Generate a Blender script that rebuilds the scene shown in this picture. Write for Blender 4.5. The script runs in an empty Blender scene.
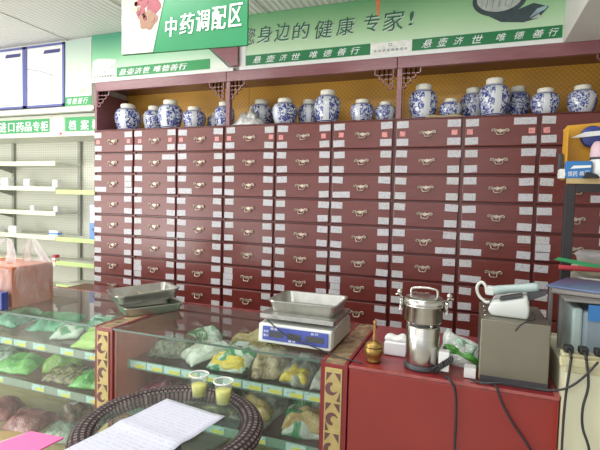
import bpy, bmesh, math, random
from mathutils import Matrix, Vector
PI = math.pi
R = random.Random(7)
SC = bpy.context.scene
COL = SC.collection

# ------------------------------------------------------------------ camera
YAW, PITCH, ROLL, FPX = -0.3559, -0.0522, 0.0266, 451.0
fw = Vector((math.sin(YAW)*math.cos(PITCH), math.cos(YAW)*math.cos(PITCH), math.sin(PITCH)))
rt = Vector((math.cos(YAW), -math.sin(YAW), 0)); up = rt.cross(fw)
rt, up = rt*math.cos(ROLL)+up*math.sin(ROLL), -rt*math.sin(ROLL)+up*math.cos(ROLL)
cd = bpy.data.cameras.new('camera'); cam = bpy.data.objects.new('camera', cd); COL.objects.link(cam)
cam.matrix_world = Matrix(((rt.x, up.x, -fw.x, 2.7657), (rt.y, up.y, -fw.y, -2.9858), (rt.z, up.z, -fw.z, 1.5), (0, 0, 0, 1)))
cd.sensor_width = 36; cd.lens = FPX/600*36; cd.clip_start = 0.02
SC.camera = cam

# ------------------------------------------------------------------ world, lights, exposure
w = bpy.data.worlds.new('world'); SC.world = w; w.use_nodes = True
w.node_tree.nodes['Background'].inputs[0].default_value = (0.93, 0.97, 1.0, 1)
w.node_tree.nodes['Background'].inputs[1].default_value = 0.9
def area(name, loc, target, sx, sy, power, color=(1, 1, 1)):
    l = bpy.data.lights.new(name, 'AREA'); l.shape = 'RECTANGLE'; l.size = sx; l.size_y = sy; l.energy = power; l.color = color
    o = bpy.data.objects.new(name, l); COL.objects.link(o); o.location = loc
    o.rotation_euler = (Vector(target)-Vector(loc)).to_track_quat('-Z', 'Y').to_euler(); return o
area('daylight_left', (-3.0, -3.4, 1.7), (0.6, 0.0, 1.6), 2.6, 2.2, 92, (1.0, 0.99, 0.97))
area('daylight_front', (1.2, -5.3, 1.8), (1.2, 0, 1.3), 4.0, 2.2, 30, (1.0, 0.99, 0.97))
area('ceiling_fill', (-2.2, -4.9, .35), (-.2, -.6, 2.84), 2.4, 1.4, 110, (1.0, 0.99, 0.96))  # added fill lamp, aimed upward to brighten the ceiling
for i, (x, y, p) in enumerate([(-0.7, -1.1, 24), (0.7, -1.35, 19), (2.1, -1.5, 16), (-0.6, -3.4, 26), (2.2, -3.7, 22)]):
    area('ceiling_tube_light', (x, y, 2.78), (x, y, 0), 1.2, 0.25, p, (1.0, 0.99, 0.96))
SC.view_settings.view_transform = 'Standard'; SC.view_settings.look = 'None'
SC.view_settings.gamma = 1.0; SC.view_settings.use_curve_mapping = False
SC.view_settings.exposure = -0.1

# ------------------------------------------------------------------ materials
def srgb(*c):
    return tuple(((v/255)/12.92 if v/255 <= .04045 else ((v/255+.055)/1.055)**2.4) for v in c)
def newmat(name):
    m = bpy.data.materials.new(name); m.use_nodes = True
    nt = m.node_tree; return m, nt, nt.nodes['Principled BSDF']
def coords(nt, kind='Object', scale=None):
    tc = nt.nodes.new('ShaderNodeTexCoord'); out = tc.outputs[kind]
    if scale is not None:
        mp = nt.nodes.new('ShaderNodeMapping'); mp.inputs['Scale'].default_value = scale if hasattr(scale, '__len__') else (scale,)*3
        nt.links.new(out, mp.inputs[0]); out = mp.outputs[0]
    return out
def noise(nt, vec, scale, detail=3, dist=0):
    n = nt.nodes.new('ShaderNodeTexNoise'); n.inputs['Scale'].default_value = scale
    n.inputs['Detail'].default_value = detail; n.inputs['Distortion'].default_value = dist
    nt.links.new(vec, n.inputs['Vector']); return n.outputs['Fac']
def ramp(nt, fac, stops, const=False):
    r = nt.nodes.new('ShaderNodeValToRGB'); e = r.color_ramp.elements
    if const: r.color_ramp.interpolation = 'CONSTANT'
    e[0].position, e[0].color = stops[0][0], (*stops[0][1], 1)
    e[1].position, e[1].color = stops[-1][0], (*stops[-1][1], 1)
    for p, c in stops[1:-1]:
        x = e.new(p); x.color = (*c, 1)
    nt.links.new(fac, r.inputs[0]); return r.outputs[0]
def math_(nt, op, a, b=None):
    n = nt.nodes.new('ShaderNodeMath'); n.operation = op
    for i, v in enumerate((a, b)):
        if v is None: continue
        if isinstance(v, (int, float)): n.inputs[i].default_value = v
        else: nt.links.new(v, n.inputs[i])
    return n.outputs[0]
def mixc(nt, fac, a, b):
    n = nt.nodes.new('ShaderNodeMix'); n.data_type = 'RGBA'
    for s, v in ((n.inputs[0], fac), (n.inputs[6], a), (n.inputs[7], b)):
        if isinstance(v, (int, float)): s.default_value = v
        elif isinstance(v, tuple): s.default_value = (*v, 1)
        else: nt.links.new(v, s)
    return n.outputs[2]
def bump(nt, p, h, strength, dist=0.01):
    b = nt.nodes.new('ShaderNodeBump'); b.inputs['Strength'].default_value = strength; b.inputs['Distance'].default_value = dist
    nt.links.new(h, b.inputs['Height']); nt.links.new(b.outputs[0], p.inputs['Normal'])
def mat(name, c, rough=.5, metal=0, var=.12, scale=14, coat=0, bmp=0, spec=.5, stretch=None, sheen=0):
    """plain surface with a little procedural mottling"""
    m, nt, p = newmat(name)
    c = srgb(*c)
    f = noise(nt, coords(nt, 'Object', stretch), scale, 4)
    lo = tuple(v*(1-var) for v in c); hi = tuple(min(1, v*(1+var)) for v in c)
    nt.links.new(ramp(nt, f, [(.3, lo), (.7, hi)]), p.inputs['Base Color'])
    p.inputs['Roughness'].default_value = rough; p.inputs['Metallic'].default_value = metal
    p.inputs['Coat Weight'].default_value = coat; p.inputs['Coat Roughness'].default_value = .12
    p.inputs['Specular IOR Level'].default_value = spec
    if bmp: bump(nt, p, f, bmp)
    return m
def film(name, col_a, col_b, scale=30, alpha=1.0, rough=.18, thr=(.4, .6)):
    """crinkled plastic bag with contents of two colours showing through and pale glints painted into the colour"""
    m, nt, p = newmat(name); v = coords(nt)
    f = noise(nt, v, scale, 5, .6)
    c = ramp(nt, f, [(thr[0], srgb(*col_a)), (thr[1], srgb(*col_b))])
    glint = ramp(nt, noise(nt, coords(nt, 'Object', (1, .5, 1)), 16, 2, 3.0), [(.60, (0, 0, 0)), (.66, (.45,)*3), (.72, (0, 0, 0))])  # pale streaks in the colour stand in for glints on the plastic
    nt.links.new(mixc(nt, glint, c, srgb(*[min(255, x*.5+128) for x in col_b])), p.inputs['Base Color'])
    p.inputs['Roughness'].default_value = rough; p.inputs['Coat Weight'].default_value = .6; p.inputs['Coat Roughness'].default_value = .08
    p.inputs['Alpha'].default_value = alpha
    bump(nt, p, noise(nt, v, 34, 3, 2.5), .9, .01)
    return m
def glass(name, tint=(1, 1, 1), rough=.01, ior=1.5, haze=0.0, hcol=(1, 1, 1)):
    m = bpy.data.materials.new(name); m.use_nodes = True; nt = m.node_tree; nt.nodes.clear()
    o = nt.nodes.new('ShaderNodeOutputMaterial'); t = nt.nodes.new('ShaderNodeBsdfTransparent'); g = nt.nodes.new('ShaderNodeBsdfGlossy')
    f = nt.nodes.new('ShaderNodeFresnel'); mx = nt.nodes.new('ShaderNodeMixShader')
    t.inputs[0].default_value = (*tint, 1); g.inputs['Roughness'].default_value = rough; f.inputs[0].default_value = ior
    base = t.outputs[0]
    if haze:
        d = nt.nodes.new('ShaderNodeBsdfDiffuse'); d.inputs[0].default_value = (*hcol, 1)
        m2 = nt.nodes.new('ShaderNodeMixShader')
        nf = noise(nt, coords(nt), 6, 3)
        nt.links.new(math_(nt, 'MULTIPLY', nf, haze*2), m2.inputs[0])
        nt.links.new(base, m2.inputs[1]); nt.links.new(d.outputs[0], m2.inputs[2]); base = m2.outputs[0]
    ge = nt.nodes.new('ShaderNodeNewGeometry')   # only the face turned to the ray reflects, the far face of the pane lets light out
    nt.links.new(math_(nt, 'MULTIPLY', f.outputs[0], math_(nt, 'SUBTRACT', 1.0, ge.outputs['Backfacing'])), mx.inputs[0]); nt.links.new(base, mx.inputs[1]); nt.links.new(g.outputs[0], mx.inputs[2])
    nt.links.new(mx.outputs[0], o.inputs[0]); return m

M = {}
M['wall'] = mat('wall_paint', (222, 222, 216), .8, var=.03, scale=4)
M['bulkhead'] = mat('bulkhead_paint', (214, 215, 208), .7, var=.03, scale=4)
def m_ceiling():
    m, nt, p = newmat('ribbed_ceiling'); v = coords(nt)
    wv = nt.nodes.new('ShaderNodeTexWave'); wv.inputs['Scale'].default_value = 7.0; wv.bands_direction = 'X'; nt.links.new(v, wv.inputs['Vector'])
    nt.links.new(ramp(nt, wv.outputs['Fac'], [(.0, srgb(210, 212, 210)), (.35, srgb(228, 229, 226))]), p.inputs['Base Color'])
    p.inputs['Roughness'].default_value = .5; bump(nt, p, wv.outputs['Fac'], .5, .01); return m
M['ceiling'] = m_ceiling()
def m_floor():
    m, nt, p = newmat('tile_floor'); v = coords(nt)
    b = nt.nodes.new('ShaderNodeTexBrick'); b.offset = 0; b.inputs['Scale'].default_value = 1; b.inputs['Brick Width'].default_value = .6; b.inputs['Row Height'].default_value = .6
    b.inputs['Mortar Size'].default_value = .004; b.inputs[1].default_value = (*srgb(196, 190, 178), 1); b.inputs[2].default_value = (*srgb(188, 182, 170), 1); b.inputs[3].default_value = (*srgb(130, 125, 118), 1)
    nt.links.new(v, b.inputs['Vector']); nt.links.new(b.outputs[0], p.inputs['Base Color']); p.inputs['Roughness'].default_value = .2; return m
M['floor'] = m_floor()
def m_wood(name, c, dark, rough=.34, coat=.25):
    m, nt, p = newmat(name); v = coords(nt, 'Object', (2, 10, 22))
    f = noise(nt, v, 3.5, 5, .8)
    nt.links.new(ramp(nt, f, [(.3, srgb(*dark)), (.7, srgb(*c))]), p.inputs['Base Color'])
    p.inputs['Roughness'].default_value = rough; p.inputs['Coat Weight'].default_value = coat; p.inputs['Coat Roughness'].default_value = .2
    bump(nt, p, f, .06, .003); return m
M['drawer'] = m_wood('drawer_front_wood', (114, 49, 43), (99, 39, 35))
M['carcass'] = m_wood('cabinet_carcass_wood', (100, 39, 35), (82, 29, 27))
M['mauve'] = m_wood('mauve_fascia_wood', (142, 92, 98), (126, 78, 86))
M['desk'] = m_wood('desk_wood', (110, 46, 48), (90, 34, 36))
M['brass'] = mat('antique_brass', (186, 172, 156), .36, .7, .2, 60)
M['antique'] = mat('old_brass', (158, 128, 72), .36, .85, .2, 30)
M['red_lam'] = mat('red_laminate', (140, 38, 33), .26, 0, .06, 5, .4)
M['red_edge'] = mat('red_edging', (132, 38, 42), .35, 0, .08, 9, .2)
M['red_inner'] = mat('inner_panel_red', (120, 52, 48), .45, 0, .1, 7)
M['gold_fret'] = mat('gold_fretwork', (190, 170, 112), .45, .15, .1, 40)
M['fret_back'] = mat('fretwork_backing', (108, 72, 74), .6, 0, .1, 20)
def m_marble():
    m, nt, p = newmat('marbled_post_top'); v = coords(nt)
    f = noise(nt, v, 11, 6, 1.2)
    nt.links.new(ramp(nt, f, [(.32, srgb(92, 76, 60)), (.5, srgb(142, 120, 92)), (.7, srgb(176, 156, 122))]), p.inputs['Base Color']); p.inputs['Roughness'].default_value = .18; return m
M['marble'] = m_marble()
def m_gold():
    m, nt, p = newmat('gold_lattice_panel'); v = coords(nt)
    mp = nt.nodes.new('ShaderNodeMapping'); mp.inputs['Rotation'].default_value = (0, PI/4, 0); nt.links.new(v, mp.inputs[0])
    b = nt.nodes.new('ShaderNodeTexVoronoi'); b.feature = 'DISTANCE_TO_EDGE'; b.inputs['Scale'].default_value = 44; b.inputs['Randomness'].default_value = .0
    nt.links.new(mp.outputs[0], b.inputs['Vector'])
    c = ramp(nt, b.outputs['Distance'], [(.05, srgb(190, 138, 52)), (.25, srgb(222, 170, 70))])
    big = noise(nt, v, 2.2, 2)
    nt.links.new(mixc(nt, math_(nt, 'MULTIPLY', big, .5), c, srgb(196, 140, 56)), p.inputs['Base Color'])
    p.inputs['Roughness'].default_value = .4; p.inputs['Metallic'].default_value = .1; bump(nt, p, b.outputs['Distance'], .15, .003); return m
M['gold'] = m_gold()
def m_paper_label(name, base, ink, dens=.53, sc=70):
    m, nt, p = newmat(name); v = coords(nt, 'Object', (1, 1, 1.5))
    oi = nt.nodes.new('ShaderNodeObjectInfo'); ad = nt.nodes.new('ShaderNodeVectorMath'); ad.operation = 'ADD'
    nt.links.new(v, ad.inputs[0]); nt.links.new(oi.outputs['Location'], ad.inputs[1])
    f = noise(nt, ad.outputs[0], sc, 3, .5)
    nt.links.new(ramp(nt, f, [(dens, srgb(*base)), (dens+.09, srgb(*ink))]), p.inputs['Base Color'])
    p.inputs['Roughness'].default_value = .55; return m
M['label'] = m_paper_label('handwritten_label', (198, 197, 202), (168, 168, 176), .54, 90)
M['label2'] = m_paper_label('handwritten_label_cream', (196, 196, 196), (160, 161, 170), .53, 100)
M['pink_tag'] = m_paper_label('pink_stamp_tag', (226, 160, 156), (196, 104, 104), .5, 110)
def m_jar():
    m, nt, p = newmat('blue_and_white_porcelain'); v = coords(nt)
    oi = nt.nodes.new('ShaderNodeObjectInfo'); ad = nt.nodes.new('ShaderNodeVectorMath'); ad.operation = 'ADD'
    nt.links.new(v, ad.inputs[0]); nt.links.new(oi.outputs['Random'], ad.inputs[1])
    f = noise(nt, ad.outputs[0], 7.5, 2, 1.6)
    blue = math_(nt, 'GREATER_THAN', f, .47)
    f2 = noise(nt, ad.outputs[0], 17, 1, .8)
    blue = math_(nt, 'MULTIPLY', blue, math_(nt, 'GREATER_THAN', f2, .37))
    sx = nt.nodes.new('ShaderNodeSeparateXYZ'); nt.links.new(v, sx.inputs[0]); z = sx.outputs['Z']
    inb = math_(nt, 'MULTIPLY', math_(nt, 'GREATER_THAN', z, .10), math_(nt, 'LESS_THAN', z, .84))
    blue = math_(nt, 'MULTIPLY', blue, inb)
    ax = math_(nt, 'ABSOLUTE', sx.outputs['X'])
    pan = math_(nt, 'MULTIPLY', math_(nt, 'LESS_THAN', ax, .105), math_(nt, 'LESS_THAN', sx.outputs['Y'], 0))
    blue = math_(nt, 'MULTIPLY', blue, math_(nt, 'SUBTRACT', 1.0, pan))
    for zz, hw in ((.07, .015), (.86, .012), (.9, .008)):
        blue = math_(nt, 'MAXIMUM', blue, math_(nt, 'LESS_THAN', math_(nt, 'ABSOLUTE', math_(nt, 'SUBTRACT', z, zz)), hw))
    nt.links.new(mixc(nt, blue, srgb(212, 216, 220), srgb(56, 70, 144)), p.inputs['Base Color'])
    p.inputs['Roughness'].default_value = .16; p.inputs['Coat Weight'].default_value = .5; return m
M['jar'] = m_jar()
M['jar_cap'] = mat('jar_cap_cloth', (226, 222, 206), .7, 0, .06, 12)
M['white'] = mat('white_plastic', (226, 228, 226), .4, 0, .03, 8)
M['white_metal'] = mat('cream_enamelled_metal', (212, 214, 200), .45, 0, .04, 6)
M['paper'] = mat('white_paper', (232, 234, 238), .7, 0, .02, 8)
M['cream'] = mat('cream_panel', (208, 206, 178), .55, 0, .05, 3)
M['cream_lip'] = mat('cream_tape', (196, 190, 152), .45, 0, .1, 12)
def m_pegboard():
    m, nt, p = newmat('perforated_panel'); v = coords(nt, 'Object', 40)
    b = nt.nodes.new('ShaderNodeTexVoronoi'); b.inputs['Randomness'].default_value = 0; b.inputs['Scale'].default_value = 1; nt.links.new(v, b.inputs['Vector'])
    nt.links.new(ramp(nt, b.outputs['Distance'], [(.2, srgb(176, 178, 164)), (.3, srgb(208, 208, 194))]), p.inputs['Base Color']); p.inputs['Roughness'].default_value = .55; return m
M['peg'] = m_pegboard()
M['lime'] = mat('lime_price_rail', (184, 208, 134), .4, 0, .06, 6)
M['pale_rail'] = mat('pale_price_rail', (214, 224, 190), .4, 0, .05, 6)
M['dark_slot'] = mat('slotted_upright', (158, 160, 150), .6, 0, .12, 40)
M['green_sign'] = mat('green_sign_film', (28, 122, 76), .4, 0, .05, 4)
M['green_dark'] = mat('dark_green_band', (28, 118, 70), .4, 0, .06, 4)
M['green_hdr'] = mat('green_header_film', (52, 152, 88), .4, 0, .05, 4)
M['text_white'] = mat('white_lettering', (236, 240, 238), .5, 0, .02, 8)
M['text_green'] = mat('green_lettering', (40, 104, 72), .5, 0, .05, 8)
M['text_grey'] = mat('grey_lettering', (128, 140, 146), .5, 0, .05, 8)
M['text_navy'] = mat('navy_lettering', (62, 66, 120), .5, 0, .05, 8)
def m_print(name, stops, axis='Z', lo=0, hi=1, blot=None):
    """printed colour field across a sign face, with soft printed blotches"""
    m, nt, p = newmat(name); v = coords(nt)
    sx = nt.nodes.new('ShaderNodeSeparateXYZ'); nt.links.new(v, sx.inputs[0])
    n = noise(nt, v, 1.3, 2, .4)
    t = math_(nt, 'DIVIDE', math_(nt, 'SUBTRACT', sx.outputs[axis], lo), hi-lo)
    t = math_(nt, 'ADD', t, math_(nt, 'MULTIPLY', math_(nt, 'SUBTRACT', n, .5), .35))
    c = ramp(nt, t, [(a, srgb(*b)) for a, b in stops])
    if blot:
        c = mixc(nt, ramp(nt, noise(nt, v, blot[1], 4), [(.58, (0, 0, 0)), (.72, (1, 1, 1))]), c, srgb(*blot[0]))
    nt.links.new(c, p.inputs['Base Color']); p.inputs['Roughness'].default_value = .3; p.inputs['Coat Weight'].default_value = .2; return m
M['banner'] = m_print('banner_print', [(0, (204, 226, 198)), (.45, (166, 206, 160)), (1, (96, 160, 110))], 'Z', 2.5, 2.85)
M['banner_left'] = m_print('sky_banner_print', [(0, (226, 234, 222)), (.5, (140, 204, 158)), (1, (70, 150, 120))], 'Z', 2.5, 2.82)
M['picture'] = m_print('meadow_picture_print', [(0, (226, 232, 216)), (.5, (204, 218, 200)), (1, (176, 198, 188))], 'Z', 2.34, 2.82, ((126, 176, 104), 6))
M['herb_print'] = m_print('herb_photo_print', [(0, (206, 208, 196)), (.5, (184, 188, 178)), (1, (196, 198, 192))], 'Z', 2.26, 2.7)
def plain(name, c): return mat(name, c, .5, 0, .15, 30)
M['p_red'] = plain('printed_berry_red', (122, 42, 54)); M['p_brown'] = plain('printed_root_brown', (122, 88, 66)); M['p_tan'] = plain('printed_tan', (172, 156, 118))
M['p_yellow'] = plain('printed_straw', (196, 194, 172)); M['p_white'] = plain('printed_white', (226, 226, 220))
M['navy_frame'] = mat('navy_frame', (92, 98, 158), .5, 0, .05, 6)
def m_lines(name, base, ink, freq, dens, tiltaxis='Z', brk=16):
    m, nt, p = newmat(name); v = coords(nt)
    sx = nt.nodes.new('ShaderNodeSeparateXYZ'); nt.links.new(v, sx.inputs[0])
    fr = math_(nt, 'FRACT', math_(nt, 'MULTIPLY', sx.outputs[tiltaxis], freq))
    ln = math_(nt, 'LESS_THAN', fr, .45)
    n = noise(nt, coords(nt, 'Object', (brk, brk, brk)), 5, 3)
    ln = math_(nt, 'MULTIPLY', ln, math_(nt, 'GREATER_THAN', n, dens))
    nt.links.new(mixc(nt, ln, srgb(*base), srgb(*ink)), p.inputs['Base Color']); p.inputs['Roughness'].default_value = .35; return m
M['poster'] = m_lines('notice_text', (234, 232, 228), (220, 219, 218), 42, .44)
M['sheet'] = m_lines('form_print', (206, 208, 224), (190, 193, 211), 60, .5, 'X', 26)
M['steel'] = mat('stainless_steel', (196, 194, 188), .24, 1, .06, 5, stretch=(1, 1, 20))
M['steel_brushed'] = mat('brushed_steel', (140, 135, 120), .42, .85, .1, 3)
M['steel_tray'] = mat('tray_steel', (186, 186, 180), .3, .95, .12, 20)
M['scale_body'] = mat('scale_white_plastic', (222, 226, 220), .35, 0, .03, 6)
M['scale_side'] = mat('scale_grey_plastic', (176, 178, 166), .4, 0, .06, 6)
M['scale_blue'] = mat('scale_blue_panel', (74, 86, 168), .3, 0, .05, 6)
M['lcd'] = mat('lcd_window', (78, 80, 82), .15, 0, .1, 30)
M['black'] = mat('black_rubber', (36, 36, 38), .5, 0, .1, 20)
M['dark'] = mat('dark_grey_plastic', (62, 62, 66), .45, 0, .1, 12)
M['cable'] = mat('black_cable', (40, 41, 46), .5, 0, .1, 20)
M['phone'] = mat('phone_white_plastic', (204, 209, 206), .3, 0, .03, 6)
M['handset'] = mat('handset_pale_plastic', (166, 184, 182), .35, 0, .04, 6)
M['cord'] = mat('pale_cord', (206, 210, 202), .4, 0, .04, 10)
M['grey_blue'] = mat('grey_blue_plastic', (128, 142, 152), .42, 0, .05, 5)
M['grey_metal'] = mat('grey_painted_metal', (142, 140, 138), .4, .4, .08, 8)
M['rack'] = mat('black_rack_steel', (52, 48, 50), .5, .3, .12, 9)
M['board'] = m_wood('pale_board', (196, 172, 126), (170, 144, 98), .5, 0)
M['amber'] = mat('amber_card', (214, 158, 42), .5, 0, .06, 3)
M['blue_box'] = mat('blue_card', (52, 116, 178), .5, 0, .05, 5)
M['blue_deep'] = mat('deep_blue_plastic', (58, 70, 140), .4, 0, .08, 7)
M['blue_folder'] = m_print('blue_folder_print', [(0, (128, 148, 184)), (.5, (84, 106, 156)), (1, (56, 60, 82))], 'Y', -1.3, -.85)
M['folder_grey'] = mat('folder_grey_card', (142, 138, 134), .6, 0, .08, 8)
M['green_pen'] = mat('green_plastic', (52, 152, 92), .35, 0, .06, 8)
M['red_pen'] = mat('red_plastic', (186, 62, 74), .35, 0, .06, 8)
M['tub'] = mat('clear_tub_plastic', (176, 172, 168), .25, 0, .1, 10, .4)
M['plate'] = mat('cream_plate', (222, 214, 186), .35, 0, .04, 8)
M['pinkish'] = mat('pale_pink_card', (206, 178, 188), .5, 0, .05, 8)
M['pink'] = mat('pink_card', (228, 110, 170), .45, 0, .03, 4)
M['carton'] = mat('terracotta_carton', (172, 104, 74), .6, 0, .06, 5)
M['orange'] = mat('orange_ribbon', (232, 112, 66), .5, 0, .05, 10)
M['binder'] = mat('blue_binder', (96, 142, 206), .4, 0, .06, 8)
M['tag_blue'] = m_paper_label('pale_blue_price_card', (196, 222, 220), (150, 184, 184), .56, 60)
M['tag_yellow'] = m_paper_label('yellow_price_card', (228, 220, 92), (196, 190, 96), .6, 60)
M['rail_clear'] = mat('clear_price_rail', (128, 158, 138), .2, 0, .06, 10)
M['rail_grey'] = mat('grey_price_rail', (150, 158, 146), .25, 0, .06, 10)
M['glass_top'] = glass('counter_top_glass', (.86, .93, .89), .02, 1.55, .02)
M['glass_front'] = glass('counter_front_glass', (.93, .97, .95), .015, 1.38, .03, (.75, .85, .8))
M['glass_shelf'] = glass('shelf_glass', (.84, .93, .88), .02, 1.4)
M['glass_table'] = glass('table_glass', (.86, .94, .9), .02, 1.45, .03, (.7, .8, .75))
M['cup'] = glass('clear_cup_plastic', (.95, .97, .95), .05, 1.4, .09, (.95, .97, .95))
M['tea'] = mat('pale_yellow_tea', (222, 216, 108), .1, 0, .03, 10)
def m_bag(lo=.16, hi=.5):
    m = bpy.data.materials.new('thin_carrier_film'); m.use_nodes = True; nt = m.node_tree; nt.nodes.clear()
    o = nt.nodes.new('ShaderNodeOutputMaterial'); t = nt.nodes.new('ShaderNodeBsdfTransparent'); p = nt.nodes.new('ShaderNodeBsdfPrincipled')
    p.inputs['Base Color'].default_value = (*srgb(236, 228, 230), 1); p.inputs['Roughness'].default_value = .25
    f = noise(nt, coords(nt, 'Object', (1.6, 1, .5)), 12, 4, 1.2)
    mx = nt.nodes.new('ShaderNodeMixShader')
    nt.links.new(ramp(nt, f, [(.3, (lo,)*3), (.75, (hi,)*3)]), mx.inputs[0])
    nt.links.new(t.outputs[0], mx.inputs[1]); nt.links.new(p.outputs[0], mx.inputs[2]); nt.links.new(mx.outputs[0], o.inputs[0]); return m
M['carrier'] = m_bag(.12, .42); M['carrier_handle'] = m_bag(.4, .8)
def m_rattan():
    m, nt, p = newmat('woven_rattan'); v = coords(nt, 'UV')
    b = nt.nodes.new('ShaderNodeTexBrick'); b.inputs['Scale'].default_value = 1; b.inputs['Brick Width'].default_value = .020; b.inputs['Row Height'].default_value = .017
    b.inputs['Mortar Size'].default_value = .0045; b.inputs['Mortar Smooth'].default_value = .3
    b.inputs[1].default_value = (*srgb(132, 120, 116), 1); b.inputs[2].default_value = (*srgb(92, 80, 80), 1); b.inputs[3].default_value = (*srgb(50, 42, 46), 1)
    nt.links.new(v, b.inputs['Vector']); nt.links.new(b.outputs[0], p.inputs['Base Color']); p.inputs['Roughness'].default_value = .65; p.inputs['Specular IOR Level'].default_value = .15
    bump(nt, p, b.outputs['Fac'], -.3, .003); return m
M['rattan'] = m_rattan()
F = {
 'green': film('green_herb_bag', (40, 128, 82), (92, 186, 138), 9),
 'teal': film('teal_herb_bag', (62, 150, 112), (140, 200, 170), 9),
 'lime': film('lime_herb_bag', (150, 196, 76), (200, 224, 130), 7),
 'bright': film('bright_green_herb_bag', (84, 172, 66), (140, 208, 100), 7),
 'herb': film('brown_root_bag', (88, 74, 46), (176, 156, 112), 45),
 'dark': film('dark_herb_bag', (58, 60, 44), (116, 112, 84), 50),
 'strip': film('tan_strip_bag', (122, 94, 58), (190, 166, 128), 24),
 'clear': film('clear_herb_bag', (122, 132, 112), (198, 206, 192), 12),
 'grey': film('clear_grey_herb_bag', (112, 108, 96), (176, 172, 158), 14),
 'white': film('white_herb_bag', (188, 184, 168), (226, 226, 218), 18),
 'greenwhite': film('green_and_white_herb_bag', (54, 140, 84), (216, 222, 208), 11, 1, .22, (.45, .5)),
 'red': film('red_herb_bag', (136, 52, 58), (186, 104, 104), 9),
 'brown': film('brown_herb_bag', (96, 60, 42), (150, 106, 78), 20),
 'yellow': film('yellow_bag_band', (222, 182, 40), (240, 214, 72), 10),
 'tan': film('tan_bag_band', (186, 150, 84), (214, 186, 120), 10),
 'pinkred': film('magenta_cloth', (142, 48, 76), (168, 66, 92), 5),
}

# ------------------------------------------------------------------ geometry helpers
def BM(): return bmesh.new()
def _merge(bm, src, mi=0, smooth=False):
    for f in src.faces: f.material_index = mi; f.smooth = smooth
    me = bpy.data.meshes.new('t'); src.to_mesh(me); src.free(); bm.from_mesh(me); bpy.data.meshes.remove(me)
def box(bm, x0, x1, y0, y1, z0, z1, bev=0, mi=0, mtx=None):
    b = BM(); bmesh.ops.create_cube(b, size=1)
    bmesh.ops.scale(b, vec=(x1-x0, y1-y0, z1-z0), verts=b.verts); bmesh.ops.translate(b, vec=((x0+x1)/2, (y0+y1)/2, (z0+z1)/2), verts=b.verts)
    if bev: bmesh.ops.bevel(b, geom=b.edges[:], offset=bev, segments=2, profile=.5, affect='EDGES')
    if mtx: bmesh.ops.transform(b, matrix=mtx, verts=b.verts)
    _merge(bm, b, mi); return bm
def prism(bm, pts, y0, y1, mi=0, plane='XZ', mtx=None):
    """closed outline extruded through a thickness"""
    b = BM()
    def P(p, t): return (p[0], t, p[1]) if plane == 'XZ' else ((p[0], p[1], t) if plane == 'XY' else (t, p[0], p[1]))
    a = [b.verts.new(P(p, y0)) for p in pts]; c = [b.verts.new(P(p, y1)) for p in pts]
    b.faces.new(a); b.faces.new(c[::-1]); n = len(pts)
    for i in range(n): b.faces.new((a[i], c[i], c[(i+1) % n], a[(i+1) % n]))
    bmesh.ops.recalc_face_normals(b, faces=b.faces[:])
    if mtx: bmesh.ops.transform(b, matrix=mtx, verts=b.verts)
    _merge(bm, b, mi); return bm
def lathe(bm, prof, cx=0, cy=0, cz=0, seg=28, mi=0, smooth=True):
    b = BM(); rings = []
    for r, z in prof:
        if r < 1e-5: rings.append([b.verts.new((cx, cy, cz+z))])
        else: rings.append([b.verts.new((cx+r*math.cos(2*PI*i/seg), cy+r*math.sin(2*PI*i/seg), cz+z)) for i in range(seg)])
    for A, B in zip(rings, rings[1:]):
        for i in range(seg):
            j = (i+1) % seg
            if len(A) == 1 and len(B) == 1: continue
            if len(A) == 1: b.faces.new((A[0], B[j], B[i]))
            elif len(B) == 1: b.faces.new((A[i], A[j], B[0]))
            else: b.faces.new((A[i], A[j], B[j], B[i]))
    bmesh.ops.recalc_face_normals(b, faces=b.faces[:])
    _merge(bm, b, mi, smooth); return bm
def smooth_path(pts, n=8):
    pts = [Vector(p) for p in pts]; out = []
    P = [pts[0]*2-pts[1]] + pts + [pts[-1]*2-pts[-2]]
    for i in range(1, len(P)-2):
        a, b, c, d = P[i-1:i+3]
        for k in range(n):
            t = k/n
            out.append(.5*((2*b)+(c-a)*t+(2*a-5*b+4*c-d)*t*t+(3*b-a-3*c+d)*t**3))
    out.append(pts[-1]); return out
def tube(bm, pts, r, seg=8, mi=0, closed=False, smooth=True):
    pts = [Vector(p) for p in pts]; b = BM(); rings = []; n = len(pts); nrm = None
    for i, p in enumerate(pts):
        if closed: t = pts[(i+1) % n]-pts[i-1]
        else: t = pts[min(i+1, n-1)]-pts[max(i-1, 0)]
        t.normalize()
        if nrm is None: nrm = t.orthogonal().normalized()
        nrm = (nrm-t*nrm.dot(t)).normalized(); bn = t.cross(nrm)
        rr = r[i] if hasattr(r, '__len__') else r
        rings.append([b.verts.new(p+(nrm*math.cos(2*PI*k/seg)+bn*math.sin(2*PI*k/seg))*rr) for k in range(seg)])
    for i in range(n if closed else n-1):
        A, B = rings[i], rings[(i+1) % n]
        for k in range(seg): b.faces.new((A[k], A[(k+1) % seg], B[(k+1) % seg], B[k]))
    if not closed: b.faces.new(rings[0][::-1]); b.faces.new(rings[-1])
    bmesh.ops.recalc_face_normals(b, faces=b.faces[:])
    _merge(bm, b, mi, smooth); return bm
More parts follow.
